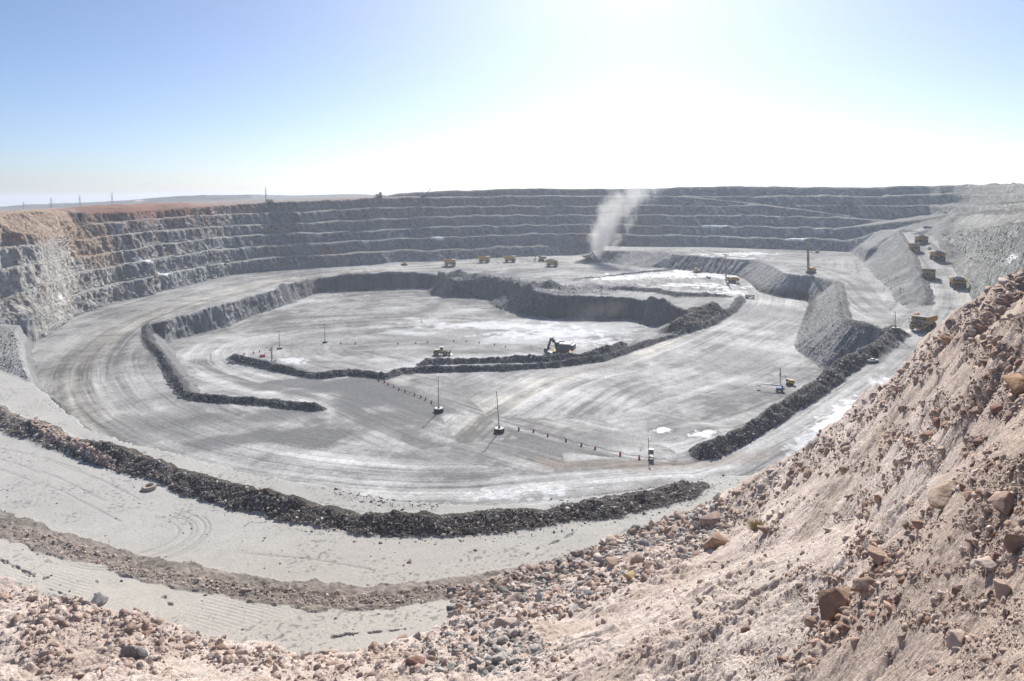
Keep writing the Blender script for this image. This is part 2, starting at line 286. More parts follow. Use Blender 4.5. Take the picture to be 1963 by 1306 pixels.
berm('rock_berm', [(1290, 640, -88), (1320, 622, -86), (1345, 606, -85), (1385, 598, -85)], 5.5, 11, 6, 'brown heap of broken rock at the end of the dark face', (.105, .088, .076), 1.6, 8, 'heap')
berm('rock_berm', [(1160, 553, -81.4), (1182, 553, -81.4), (1256, 557, -81.4), (1298, 566, -81.8), (1330, 567, -82.2), (1366, 568, -82.6), (1412, 572, -84.5)], 2.2, 4.5, 4, 'dark rubble bank along the near side of the blast hole pattern', DARK2, .9, 10)
berm('rock_berm', [(845, 528, -81), (905, 531, -81), (960, 542, -81.3), (1020, 553, -81.5), (1085, 561, -82)], 4.2, 17, 13, 'wide dark bank of blasted rubble on top of the long dark face', (.11, .113, .12), 1.5, 16, 'bank', .5)
berm('scree_heap', [(955, 578, -97.7), (985, 594, -97.8), (1012, 602, -98)], 7.5, 11, 3, 'grey scree heap slumped against the long dark face, right of the small post', (.12, .124, .132), 1.4, 9, 'scree heap', .4)
berm('scree_heap', [(834, 558, -97.5), (850, 566, -97.5), (866, 569, -97.5)], 6.5, 10, 3, 'brownish scree heap at the foot of the inner corner of the dark face', (.15, .135, .122), 1.2, 8, 'scree heap', .4)
berm('scree_heap', [(1228, 618, -98), (1255, 622, -98), (1280, 627, -97.6)], 7.5, 10, 3, 'dark scree heap below the dark face, beside the brown heap of broken rock', (.11, .112, .118), 1.4, 8, 'scree heap', .4)
berm('scree_heap', [(536, 581, -98), (552, 582, -98), (572, 580, -98)], 5, 8, 2, 'grey scree fan at the foot of the rocky wall behind the lower floor', (.19, .19, .19), 1., 8, 'scree heap', .3)
berm('windrow', W1, .34, 4.6, 1, 'crumbly tan windrow of graded earth across the foreground bench', TAN, .6, 12, 'windrow', .9)
berm('rock_berm', [(1722, 446, -40.3), (1745, 443.5, -40.2), (1757, 443, -40.2)], 3, 4, 3, 'short grey berm at the top of the ramp', GREYB, .6, 6)
berm('rock_berm', [(1756, 452, -42.2), (1770, 447, -40.8), (1786, 446.5, -40.8)], 2.5, 5, 0, 'dark mound between the ramp top and the switchback', DARK2, .8, 6)
berm('rock_berm', [(1795, 440, -40.5), (1825, 441, -40), (1838, 438, -39.5), (1832, 434, -39.), (1805, 432, -39)], 2, 4, 3, 'curved low berm round the switchback with the blue truck', GREYB, .6, 6)
# ------------------------------------------------------------------ smoothing and slope on the sampling grid
def blur(a):
    b = a.copy(); b[:, 1:-1] = (a[:, :-2]+2*a[:, 1:-1]+a[:, 2:])/4; c = b.copy(); c[1:-1] = (b[:-2]+2*b[1:-1]+b[2:])/4; return c
Z = blur(Z)
def hit(px, py):                                        # where the line of sight through a pixel meets the ground
    a, b = ray(px, py); i = int(np.clip(np.searchsorted(TC, a), 1, NQ-1)); i = i if abs(TC[i]-a) < abs(TC[i-1]-a) else i-1
    g = Z[i]/DD; j = int(np.argmax((g >= b) & (DD > 3)))
    if j == 0: return PD(px, py, 3000)
    t = (b-g[j-1])/(g[j]-g[j-1]+1e-9); D = DD[j-1]+(DD[j]-DD[j-1])*min(max(t, 0), 1)
    return (a*D, D, b*D)
def along(line, q):
    t = np.array([p[0]/p[1]*F+CX for p in line]); d = np.array([p[1] for p in line]); o = np.argsort(t, kind='stable'); return np.interp(q, t[o], d[o])
def ledge(pxs, w):                                      # an old ramp cut across the benches
    q = np.array([hit(*p) for p in pxs]); s = np.concatenate([[0], np.cumsum(np.hypot(np.diff(q[:, 0]), np.diff(q[:, 1])))]); c_ = np.polyfit(s, q[:, 2], 2)
    line = q[:, :2]; c, r = window(line, w*2); Y = np.broadcast_to(DD[None, r], (c.stop-c.start, r.stop-r.start)); X = TC[c, None]*Y
    d, ss_, sd, tot = dist(line, X, Y); k = 1-ss(w*.55, w, d); Z[c, r] = Z[c, r]*(1-k)+np.polyval(c_, ss_)*k
ledge([(1312, 377), (1345, 381), (1394, 385), (1440, 390), (1495, 396), (1545, 402), (1600, 410), (1650, 416), (1704, 422)], 9)
# ------------------------------------------------------------------ rows: denser where the ground turns towards the pit's rim
dz = np.abs(np.diff(Z, axis=1)); ang = np.abs(np.diff(Z/DD[None], axis=1))
low = ss(-.86, -.75, (Z/DD[None])[:, 1:]); meas = (ang+.26*dz/DD[None, 1:])*(.06+.94*low)+.004*np.diff(LD)[None]; wz_ = (DD[None, 1:] > along(WALLTOE, QC)[:, None]-12) & (DD[None, 1:] < along(RIM, QC)[:, None]+20); meas = meas+.10*np.diff(LD)[None]*wz_; meas = np.concatenate([np.zeros((NQ, 1), np.float32), meas], 1)
cum = np.cumsum(meas, 1); cum /= cum[:, -1:]
NR = 1400; tgt = np.linspace(0, 1, NR)
RD = np.stack([np.interp(tgt, cum[i], LD) for i in range(NQ)])
k = np.exp(-(np.arange(-14, 15)/6.)**2); k /= k.sum()
pad = np.concatenate([RD[:1]]*14+[RD]+[RD[-1:]]*14); RD = sum(k[m]*pad[m:m+NQ] for m in range(29))
GD = np.exp(RD); GZ = np.stack([np.interp(RD[i], LD, Z[i]) for i in range(NQ)])
GB = np.stack([BID[i][np.clip(np.searchsorted(LD, RD[i]), 0, NL-1)] for i in range(NQ)])
GX = TC[:, None]*GD; GY = GD
def grads(Zz):
    zr = np.gradient(Zz, axis=1)/np.maximum(np.gradient(GD, axis=1), 1e-6)          # along the row direction
    Xc, Yc, Zc = np.gradient(GX, axis=0), np.gradient(GY, axis=0), np.gradient(Zz, axis=0)
    T = TC[:, None]
    # dZ = zx dX + zy dY with rows (T,1) and columns (Xc,Yc)
    det = T*Yc-Xc; det = np.where(np.abs(det) < 1e-6, -1e-6, det)
    zx = (zr*Yc-Zc)/det; zy = (T*Zc-zr*Xc)/det
    return zx, zy
zx, zy = grads(GZ); SL = np.sqrt(zx*zx+zy*zy)
Qg = np.broadcast_to(QC[:, None], GD.shape)
dToe = np.where(QC < 1375, along(TOE, QC), along(RIDGE, QC)+22); dToe = np.where((QC > 1350) & (QC < 1420), np.minimum(dToe, 160), dToe)
dCL = np.maximum(along(CL, QC), dToe); dWT = along(WALLTOE, QC); dRim = along(RIM, QC)
gx, gy, gz = GX.astype(np.float32), GY.astype(np.float32), GZ.astype(np.float32)
edge = vn(gx*.16, gy*.16)*2.2+vn(gx*.5, gy*.5, seed=3)*1.2
hill = 1-ss(-.8, .8, (GD-dToe[:, None])+edge)
bench = (1-hill)*(1-ss(-1., 1., GD-dCL[:, None]-1.5))
wall = ss(-2, 2, GD-dWT[:, None]+edge); behind = ss(-5, 25, GD-dRim[:, None]-6)*(np.abs(GD) > 0); behind = np.where(Qg > 700, behind*ss(20, 60, GD-dRim[:, None]), behind)
Qg_ = np.broadcast_to(QC[:, None], GD.shape); steep = np.where((wall < .5) & (GD > 250), np.where(Qg_ > 1500, ss(.12, .34, SL), ss(.22, .5, SL)), ss(.38, .85, SL))*(GB == 0)*(1-hill)
floor = (1-hill)*(1-bench)*(1-wall)
isb = (GB > 0).astype(np.float32)
# ------------------------------------------------------------------ haul routes, for wheel-worn streaks
ROUTES = [[(1120, 503), (1000, 501), (860, 510), (700, 517), (560, 533), (430, 562), (330, 590), (245, 625), (190, 670), (165, 720), (195, 785), (290, 845), (430, 888), (620, 920), (850, 932), (1050, 915), (1250, 898), (1345, 895), (1430, 853), (1500, 818), (1600, 752), (1690, 692), (1755, 645), (1808, 595), (1812, 550), (1790, 503), (1764, 466), (1750, 450)],
          [(1050, 900), (870, 850), (740, 800), (640, 760), (520, 738), (430, 712), (395, 685), (425, 655), (520, 635), (700, 622), (900, 615), (1100, 640)],
          [(880, 850), (950, 785), (1080, 718), (1210, 690), (1340, 632), (1425, 595), (1445, 566), (1425, 540), (1400, 532)],
          [(1705, 618), (1655, 595), (1622, 565), (1595, 535), (1540, 515), (1450, 498), (1350, 480)],
          [(1270, 880), (1130, 855), (980, 812), (860, 775), (740, 735), (690, 735)],
          [(1190, 505), (1130, 500), (1060, 500)]]
RW = [17, 13, 15, 9, 9, 10]
lat = np.full(GD.shape, 1e9, np.float32); arc = np.zeros(GD.shape, np.float32); rid = np.zeros(GD.shape, np.int8); rel = np.full(GD.shape, 9., np.float32)
fm = (floor > .01)
fx, fy = gx[fm], gy[fm]; bl = np.full(fx.shape, 1e9, np.float32); ba = np.zeros_like(bl); br = np.zeros(fx.shape, np.int8); brel = np.full(fx.shape, 99., np.float32)
for n, (rt, w) in enumerate(zip(ROUTES, RW)):
    pl = np.array([hit(*p)[:2] for p in rt])
    sm = [pl[0]]
    for a, b in zip(pl[:-1], pl[1:]): sm += [a*.75+b*.25, a*.25+b*.75]
    pl = np.array(sm+[pl[-1]])
    d, s, sd, tot = dist(pl, fx, fy)
    m = d/w < brel; brel[m] = (d/w)[m]; bl[m] = (d*sd)[m]; ba[m] = s[m]+n*811; br[m] = n
lat[fm], arc[fm], rid[fm], rel[fm] = bl, ba, br, brel
road = floor*(1-ss(.85, 1.15, rel+.12*vn(arc*.03, lat*.1)))*(1-steep)*(1-isb)
st = np.zeros(GD.shape, np.float32); tr = st.copy()
st[fm] = .42*vn(bl*.15, ba*.0055, seed=1)+.33*vn(bl*.42, ba*.010, seed=2)+.22*vn(bl*1.1, ba*.022, seed=5)+.14*vn(bl*2.3, ba*.05, seed=6)
tr[fm] = np.clip(1-np.abs(vn(bl*.55+1.3*vn(fx*.013, fy*.013, seed=8), ba*.008, seed=4))*7, 0, 1)
blot = fbm(gx*.022, gy*.022, o=5, seed=11); blot2 = fbm(gx*.07, gy*.07, o=4, seed=21); fine = fbm(gx*.35, gy*.35, o=3, seed=31)
def blob(px, py, rx, ry, rot=0., soft=.35, n=.5, fr=1., zr=None):
    c = hit(px, py); dx, dy = gx-c[0], gy-c[1]; cr, sr = math.cos(rot), math.sin(rot)
    e = np.sqrt(((dx*cr+dy*sr)/rx)**2+((-dx*sr+dy*cr)/ry)**2)
    out = np.zeros(GD.shape, np.float32); m = e < 1+n+soft
    if m.any(): out[m] = 1-ss(1-soft, 1+soft, e[m]+n*fbm(gx[m]*3.*fr/(rx+ry), gy[m]*3.*fr/(rx+ry), o=4, seed=int(px) % 97)*1.6)
    if zr: out *= np.exp(-((gz-c[2])/zr)**2)
    return out
# ------------------------------------------------------------------ relief
H = np.zeros(GD.shape, np.float32)
near = np.clip(60/GD, .05, 1)
n1 = fbm(gx*.11, gy*.11, o=5, seed=41); n2 = fbm(gx*.7, gy*.7, o=4, seed=51); n3 = fbm(gx*2.6, gy*2.6, o=3, seed=61)
cl = ss(-.05, .45, fbm(gx*.09, gy*.12, o=3, seed=71))
zero = np.zeros(GD.shape, np.float32)
fall = vn((gx*.6-gy*.35)*.55, (gx*.35+gy*.6)*.11, seed=77)                     # runnels down the near slope
soilsoft = 1-cl
hn = ss(10, 60, GD)
H += hill*((.15+.45*hn)*n1+(.05+.12*hn)*n2*(.5+cl)+(.025+.05*hn)*n3*(.55+.9*cl)+(.05+.13*hn)*fall*(1-cl))
pxs = GD/F; clod = np.zeros(GD.shape, np.float32); tex = clod.copy()
for k, lam in enumerate((2.2, 1.1, .55, .28, .14, .07)):
    w_ = (ss(2.0, 4.5, lam/pxs)*ss(120, 45, lam/pxs)).astype(np.float32)
    if w_.max() <= 0: continue
    v = np.abs(vn(gx/lam+3*k, gy/lam*.8, seed=170+k)+.35*vn(gx*2.1/lam, gy*2.1/lam, seed=180+k)); pk_ = ss(-.25, .45, vn(gx/(lam*3.1), gy/(lam*4.), seed=190+k)+.5*n1)
    clod += w_*lam*.46*np.minimum(v, .55)*(.3+1.0*pk_); tex += w_*(v-.3)*(.3+.7*pk_)
H += hill*clod
H += bench*(.10*n1+.035*n2+.02*n3)
H += floor*(.30*fbm(gx*.03, gy*.03, o=3, seed=81)+.07*n2*.6-.10*tr*ss(6, 1.2, rel)+.12*st)*(1-steep)
H += isb*(.75*fbm(gx*.55, gy*.55, o=3, seed=91)+.55*np.abs(fbm(gx*1.3, gy*1.3, o=3, seed=95)))*np.take(np.array([0]+[b['rough'] for b in BERMS], np.float32), GB)
H += behind*(1.2*fbm(gx*.03, gy*.03, o=4, seed=93)+.8*n1)
dist_f = ss(1800, 2100, GD)
H += dist_f*(fbm(gx*.03, gy*.03, o=3, seed=97))*1.2
Zn = GZ+H
# push the faces in and out along the fall line: buttresses, slabs, overhanging blocks
nl = np.maximum(SL, 1e-3); ox, oy = -zx/nl, -zy/nl
sx = gx+.55*gz; sy = gy-.25*gz
b1 = vn(sx*.085, sy*.085, gz*.03, 1); b2 = 1-2*np.abs(vn(sx*.19, sy*.19, gz*.075, 2)); b3 = 1-2*np.abs(vn(sx*.42, sy*.42, gz*.2, 3)); b4 = vn(sx*.95, sy*.95, gz*.5, 4)
blk = np.floor(3*(b2*.5+b3*.5))/3
tal = ss(.15, .6, b1+.4*vn(gx*.03, gy*.03, seed=5))                            # where the face has slumped to scree
push = steep*(1-.72*tal)*(1.7*b1+1.5*b2+.95*b3+.5*b4+.6*blk)+steep*tal*(.35*b3+.3*b4)
gul = vn((gx*ox*0+gx*oy-gy*ox)*.0+gx*.3, gy*.3, seed=14)
push *= np.where(GD < dWT[:, None]-25, .62, 1.)*(1-.68*ss(480, 760, Qg))*(1-.45*ss(160, 90, Qg))*(1-.25*ss(1640, 1800, Qg))
VX, VY, VZ = gx+ox*push, gy+oy*push, Zn-.25*np.abs(push)*0
VZ = VZ+.5*ss(80, 62, Qg)*ss(-79, -76, gz)*(1-hill)*(1-bench)*(1-steep)*(n2+.6*n3)
VZ = VZ+steep*(.5*b4+.25*vn(gx*1.9, gy*1.9, seed=15))
shelf = wall*(1-steep)*(1-behind); VZ = VZ+shelf*ss(1780, 1830, Qg)*(2.2*n1+1.4*np.abs(n2))+shelf*(.5*n1+.45*np.maximum(0, n2)+.25*n3)
# ------------------------------------------------------------------ ground colours
def c3(*c): return np.broadcast_to(np.array(c, np.float32), GD.shape+(3,))
# floors: pale dust, grey wet and swept patches, streaks along the routes
g = .318+.15*blot+.13*np.clip(blot2*1.6, -.5, .5)+.10*fine+.31*st*(.55+.45*np.exp(-(rel/1.3)**2))
g = np.clip(g+.06*np.exp(-(rel/.8)**2)-.10*tr, .15, .72)
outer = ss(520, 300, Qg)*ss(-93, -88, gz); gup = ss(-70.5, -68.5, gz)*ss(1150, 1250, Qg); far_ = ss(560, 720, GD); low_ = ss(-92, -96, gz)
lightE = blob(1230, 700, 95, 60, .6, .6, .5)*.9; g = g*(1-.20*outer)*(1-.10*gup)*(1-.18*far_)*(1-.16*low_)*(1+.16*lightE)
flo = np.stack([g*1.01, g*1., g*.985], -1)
warm = ss(.0, .5, vn(lat*.09, arc*.004, seed=33))*np.exp(-(rel/1.)**2); flo = flo*(1+warm[..., None]*np.array([.03, -.005, -.075]))
def paint(c, m, col): return mix(c, np.array(col, np.float32), np.clip(m, 0, 1))
DKF, DKB, WHT = (.135, .137, .143), (.205, .208, .213), (.86, .87, .88)
for a in [(760, 775, 20, 32, .5, .4, .6), (725, 750, 18, 24, .5, .4, .6), (690, 742, 22, 12, .2, .4, .7), (600, 735, 30, 9, .1, .4, .8), (560, 840, 30, 12, .1, .5, .8), (470, 800, 26, 10, .1, .5, .8)]: flo = paint(flo, .88*blob(*a), DKF)
for a in [(1420, 690, 26, 22, .3, .5, .6), (1100, 690, 30, 18, .2, .5, .7), (960, 650, 60, 26, .1, .5, .8), (620, 645, 14, 14, .1, .5, .9), (1230, 600, 50, 30, 0, .5, .6), (1300, 590, 50, 16, 0, .5, .5), (900, 745, 20, 18, .3, .5, .7), (1090, 560, 50, 24, .2, .5, .7), (1470, 600, 30, 30, .2, .5, .7), (300, 800, 8, 40, -.4, .5, .7), (1000, 860, 40, 8, .2, .5, .8), (360, 830, 30, 7, .5, .5, .8)]: flo = paint(flo, .55*blob(*a), DKB)
brown = blob(1220, 893, 34, 4, -.12, .5, .8); flo = paint(flo, .5*brown, (.24, .19, .15))
lowfl = ss(-95.5, -97, gz)*floor; sal = ss(.20, .50, fbm(gx*.028, gy*.04, o=5, seed=101)+.35*blob(1090, 645, 60, 45, 0, .6, .4)-.02)
flo = mix(flo, flo*.0+np.array([.60, .615, .63], np.float32), .58*sal*lowfl*ss(440, 380, Qg*0+np.abs(Qg-900)))
flo = flo*(1-.22*lowfl*ss(.05, -.5, blot+.5*blot2))[..., None]
for a in [(1270, 825, 3.2, 3.2, 0, .12, .55), (1352, 831, 5.0, 3.0, .5, .12, .55), (1690, 730, 4.2, 3.2, .6, .2, .8), (1622, 786, 10, 3.2, .95, .2, .8), (1585, 815, 8, 2.8, .95, .3, .9)]: flo = paint(flo, .90*blob(*a, 1.6), WHT)
for a in [(1075, 640, 26, 10, .1, .4, 1.4), (1150, 655, 16, 9, 0, .4, 1.4), (1000, 640, 24, 7, .2, .4, 1.4), (560, 692, 8, 6, 0, .4, 1.), (1540, 848, 9, 3, .95, .4, 1.), (960, 625, 40, 12, 0, .4, 1.5), (990, 945, 12, 3, .1, .4, 1.2)]: flo = paint(flo, .6*blob(*a, 2.2), (.72, .74, .77))
for a in [(1330, 525, 55, 22, .1, .3, 1.1), (1260, 528, 40, 14, .1, .3, 1.1), (1180, 533, 24, 10, .1, .25, 1.), (1400, 560, 12, 10, .1, .3, 1.1), (1415, 487, 34, 16, .0, .25, .9), (1350, 547, 40, 8, .1, .3, 1.3)]: flo = paint(flo, .85*blob(*a, 3.), (.78, .79, .8))
rim_w = blob(1270, 825, 4.6, 4.4, 0, .2, .5)*(1-blob(1270, 825, 3.4, 3.4, 0, .1, .55))+blob(1352, 831, 6.4, 4.2, .5, .2, .5)*(1-blob(1352, 831, 5.2, 3.2, .5, .1, .55)); flo = paint(flo, .6*rim_w, DKF)
for a in [(880, 527, 60, 26, 0, .4, .9), (960, 538, 46, 26, 0, .4, .9), (1040, 548, 40, 24, 0, .4, .9), (1140, 550, 34, 16, 0, .4, .9), (1000, 520, 50, 12, 0, .5, 1.)]: flo = paint(flo, .95*blob(*a, 2.), (.13, .133, .142)); VZ = VZ+blob(*a, 2.)*(1.2*n1+.7*n2)*floor
# cuttings of the blast holes, in rows
def holes(px0, py0, px1, py1, nx, ny, px2, py2, rr):
    o = np.array(hit(px0, py0)[:2]); ex = (np.array(hit(px1, py1)[:2])-o)/max(1, nx-1); ey = (np.array(hit(px2, py2)[:2])-o)/max(1, ny-1)
    M = np.array([ex, ey]).T; det = np.linalg.det(M)
    dx, dy = gx-o[0], gy-o[1]; a = (dx*M[1, 1]-dy*M[0, 1])/det; b = (-dx*M[1, 0]+dy*M[0, 0])/det
    ia, ib = np.round(a), np.round(b); ok = (ia >= 0) & (ia < nx) & (ib >= 0) & (ib < ny) & (GB == 0)
    jx, jy = .22*vn(ia*1.7, ib*2.3, seed=3), .22*vn(ia*2.1, ib*1.3, seed=4)
    p, q = (a-ia-jx), (b-ib-jy); d = np.sqrt((p*np.hypot(*ex)+q*np.hypot(*ey)*0)**2+(q*np.hypot(*ey))**2)
    return np.where(ok, 1-ss(rr*.5, rr, d), 0).astype(np.float32)*(vn(ia*3.1, ib*4.7, seed=6) > -.75)
hl = np.maximum(holes(1180, 545, 1425, 556, 20, 8, 1250, 520, 1.9), holes(1240, 481, 1450, 490, 22, 4, 1240, 475, 2.4)); hl = np.maximum(hl, holes(1565, 527, 1590, 524, 3, 5, 1600, 507, 1.9))
flo = paint(flo, .75*hl*(floor > .4), (.13, .132, .138)); VZ = VZ+hl*.55*(floor > .4)
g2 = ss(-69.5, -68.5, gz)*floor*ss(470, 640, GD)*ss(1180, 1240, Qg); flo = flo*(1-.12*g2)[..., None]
# scree slopes and cut faces below the rim
sc = .175+.05*blot2+.05*b3*.5+.035*fine
fac = np.stack([sc*.985, sc*1., sc*1.02], -1)
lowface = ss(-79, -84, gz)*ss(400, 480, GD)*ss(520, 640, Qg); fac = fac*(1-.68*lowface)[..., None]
for ln, reach in ((RL, 55), (GC, 42), (None, 26)):       # tipped faces: chutes of coarse and fine running straight down
    pl = plan(ln) if ln else np.array([p[:2] for p in PL][::2]); c_, r_ = slice(*np.searchsorted(TC, [(pl[:, 0]/pl[:, 1]).min()-.06, (pl[:, 0]/pl[:, 1]).max()+.06])), None
    X_, Y_ = gx[c_], gy[c_]; mm = (steep[c_] > .05) & (floor[c_] > .3); d, s_, sd, tot = dist(pl, X_[mm], Y_[mm]); wn = np.clip((reach-d)/8, 0, 1)
    sn = .55*vn(s_*.16, d*.02, seed=221)+.5*vn(s_*.5, d*.05, seed=222)+.35*vn(s_*1.2, d*.12, seed=223)
    sub = fac[c_]; sub[mm] = sub[mm]*(1+.42*sn*wn)[:, None]; zs = VZ[c_]; zs[mm] += 1.5*sn*wn*steep[c_][mm]
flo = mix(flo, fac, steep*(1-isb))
# pit wall
q0 = Qg+40*blot
lightL = ss(330, 40, q0); midB = ss(430, 620, q0)*ss(1250, 900, q0); rightG = ss(1500, 1800, q0)
base = c3(.205, .207, .205)
base = mix(base, np.array([.42, .395, .36], np.float32), .9*lightL)
base = mix(base, np.array([.27, .267, .245], np.float32), .9*rightG)
hgt = ss(-60, -12, gz+6*blot2+5*b1)
base = mix(base, np.array([.185, .142, .118], np.float32), .8*hgt*ss(1500, 800, q0)*ss(-100, 330, q0))
base = mix(base, np.array([.15, .155, .165], np.float32), .6*(1-hgt)*midB)
vst = vn(sx*.14, sy*.14, gz*.02, 7); vs2 = vn(sx*.5, sy*.5, gz*.06, 8)
base = mix(base, np.array([.165, .118, .095], np.float32), np.clip(.75*ss(.05, .55, vst+.3*blot)*ss(1150, 500, np.abs(q0-380)+300), 0, 1)*.8)
base = base*(1+.30*vs2+.22*b4*.7+.12*vst+.1*fine)[..., None]
wht = ss(.50, .64, vn(sx*.23, sy*.23, gz*.035, 9)+.22*b3)*steep; base = mix(base, np.array([.5, .5, .48], np.float32), .6*wht*(1-.75*midB))
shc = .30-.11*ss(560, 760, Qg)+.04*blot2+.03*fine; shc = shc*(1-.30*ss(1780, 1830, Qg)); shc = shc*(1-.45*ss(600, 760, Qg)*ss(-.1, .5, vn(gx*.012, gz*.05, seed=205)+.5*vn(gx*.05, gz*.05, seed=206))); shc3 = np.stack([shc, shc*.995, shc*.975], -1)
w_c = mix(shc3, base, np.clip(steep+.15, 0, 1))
tals = ss(.35, .6, vn(gx*.021, gy*.021, seed=211)+.25*vn(gx*.1, gy*.1, seed=212))*ss(520, 620, Qg)*ss(1500, 1300, Qg); w_c = mix(w_c, np.array([.235, .215, .20], np.float32), .5*tals)
brn = ss(.1, .5, vn(gx*.009+3, gz*.03, seed=215)+.4*blot)*ss(560, 640, Qg)*ss(1350, 1150, Qg); w_c = mix(w_c, w_c*np.array([1.02, .80, .70], np.float32), .8*brn)
topred = ss(-27, -12, gz+5*blot2)*ss(560, 300, Qg)*ss(110, 170, Qg); w_c = mix(w_c, np.array([.22, .095, .06], np.float32), .9*topred)
tanfill = ss(165, 120, Qg+.9*(gz+18))*ss(-33, -24, gz+2*blot2); w_c = mix(w_c, np.array([.345, .245, .175], np.float32)*1., .9*tanfill)
tong = blob(175, 462, 14, 26, .4, .4, .5); w_c = mix(w_c, np.array([.33, .235, .165], np.float32), .8*tong); tong = blob(160, 486, 9, 20, .4, .4, .5); w_c = mix(w_c, np.array([.3, .21, .15], np.float32), .7*tong)
w_c = mix(w_c, np.array([.05, .042, .04], np.float32), .85*blob(142, 416, 9, 14, .3, .3, .5))
for a in [(310, 524, 14, 4, 0, .3, .6), (280, 500, 9, 3, 0, .3, .6), (115, 571, 5, 3, 0, .2, .5), (1375, 433, 22, 5, 0, .3, .6), (1525, 457.5, 16, 5, 0, .3, .6), (1938, 496, 7, 4, .8, .3, .5), (840, 457, 8, 4, 0, .3, .6)]: w_c = paint(w_c, .9*blob(*a, 1., 2.5), WHT)
for a in [(745, 452, 3, 6, 0, .4, .5), (768, 455, 7, 6, 0, .4, .9), (700, 465, 5, 5, 0, .4, .9), (610, 452, 3, 4, 0, .4, .7), (1495, 418, 2, 6, .4, .4, .5), (1570, 440, 3, 8, .5, .4, .5), (1385, 455, 6, 4, .3, .4, 1.)]: w_c = paint(w_c, .55*blob(*a, 1., 5.), (.6, .6, .6))
for a in [(600, 402, 16, 10, 0, .4, .6), (605, 425, 9, 8, 0, .4, .6), (612, 441, 10, 8, 0, .4, .6)]: w_c = paint(w_c, .6*blob(*a, 1., 5.), (.36, .30, .25))
pl_c = c3(.22, .165, .135)*(1+.25*blot2+.15*fine)[..., None]; pl_c = mix(pl_c, np.array([.24, .125, .085], np.float32), .9*ss(520, 380, Qg)*ss(90, 150, Qg)*ss(1100, 900, GD)); pl_c = mix(pl_c, np.array([.34, .25, .18], np.float32), ss(140, 90, Qg)*ss(1100, 900, GD))
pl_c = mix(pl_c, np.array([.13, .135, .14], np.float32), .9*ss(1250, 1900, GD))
w_c = mix(w_c, pl_c, behind)
w_c = mix(w_c, np.array([.44, .41, .37], np.float32), .9*blob(1165, 367, 26, 9, 0, .3, .3)*behind)
shl = ss(80, 62, Qg)*ss(-79, -76, gz)*ss(-66, -69, gz); w_c = mix(w_c, np.stack([.26+.06*blot2+.05*fine, .258+.06*blot2+.05*fine, .245+.06*blot2+.05*fine], -1), shl); flo = mix(flo, np.stack([.27+.06*blot2+.05*fine]*3, -1), shl)
# bench with the tyre
bc = .385+.035*blot+.025*blot2+.02*fine+.02*n3; bch = np.stack([bc*1.055, bc*.985, bc*.885], -1)
greyer = ss(118, 165, GD+10*blot); bch = mix(bch, np.stack([bc*.985, bc*.965, bc*.92], -1), greyer)
spk = ss(.42, .6, vn(gx*1.7, gy*1.7, seed=131))*ss(.0, .35, vn(gx*.12, gy*.12, seed=133)); bch = bch*(1-.4*spk)[..., None]
# dozer and tyre tracks curving over the bench
tk = np.zeros(GD.shape, np.float32)
cc = hit(262, 1030)
for R in (10.5, 11.4, 13.2, 14.1, 7.9):
    dx, dy = (gx-cc[0]), (gy-cc[1])*1.0; e = np.sqrt(dx*dx+(dy*.95)**2); tk = np.maximum(tk, (1-ss(.18, .42, np.abs(e-R+.5*vn(gx*.07, gy*.07))))*ss(-4, 1, dx-.2*dy)*ss(.1, .5, vn(gx*.05, gy*.05, seed=int(R*10))+.6))
for a, b2_ in (((0, 880), (200, 960)), ((0, 900), (230, 1000)), ((0, 860), (150, 900)), ((450, 1060), (700, 1090)), ((60, 870), (330, 990))):
    p0, p1 = np.array(hit(*a)[:2]), np.array(hit(*b2_)[:2]); d, s, sd, tot = dist(np.array([p0, (p0+p1)/2+np.array([1.5, 1.]), p1]), gx, gy); tk = np.maximum(tk, .8*(1-ss(.15, .4, np.abs(d+.4*vn(gx*.1, gy*.1)))))
bch = bch*(1-.14*tk*(bench > .3))[..., None]; VZ = VZ-.10*tk*(bench > .3)
rib = np.sin((gx*.35+gy)*6.5+1.5*vn(gx*.2, gy*.2))*ss(.05, .4, vn(gx*.06, gy*.06, seed=141))*bench*ss(140, 110, GD)
VZ = VZ+.035*rib; bch = bch*(1-.05*np.maximum(0, rib))[..., None]
crk = np.zeros(GD.shape, np.float32)
for cp in ([(0, 1072), (25, 1085), (40, 1092), (60, 1104), (85, 1108)], [(85, 1127), (110, 1134), (140, 1148)], [(315, 1143), (325, 1160), (340, 1166)], [(1005, 1068), (1035, 1048), (1075, 1036), (1100, 1022)], [(640, 1221), (680, 1214), (720, 1212), (790, 1205)], [(705, 1122), (740, 1122), (760, 1118)]):
    d, s, sd, tot = dist(np.array([hit(*p)[:2] for p in cp]), gx, gy); crk = np.maximum(crk, 1-ss(.08, .32, np.abs(d+.5*vn(gx*.6, gy*.6)+.2*vn(gx*2, gy*2))))
VZ = VZ-.35*crk*bench; bch = bch*(1-.35*crk)[..., None]
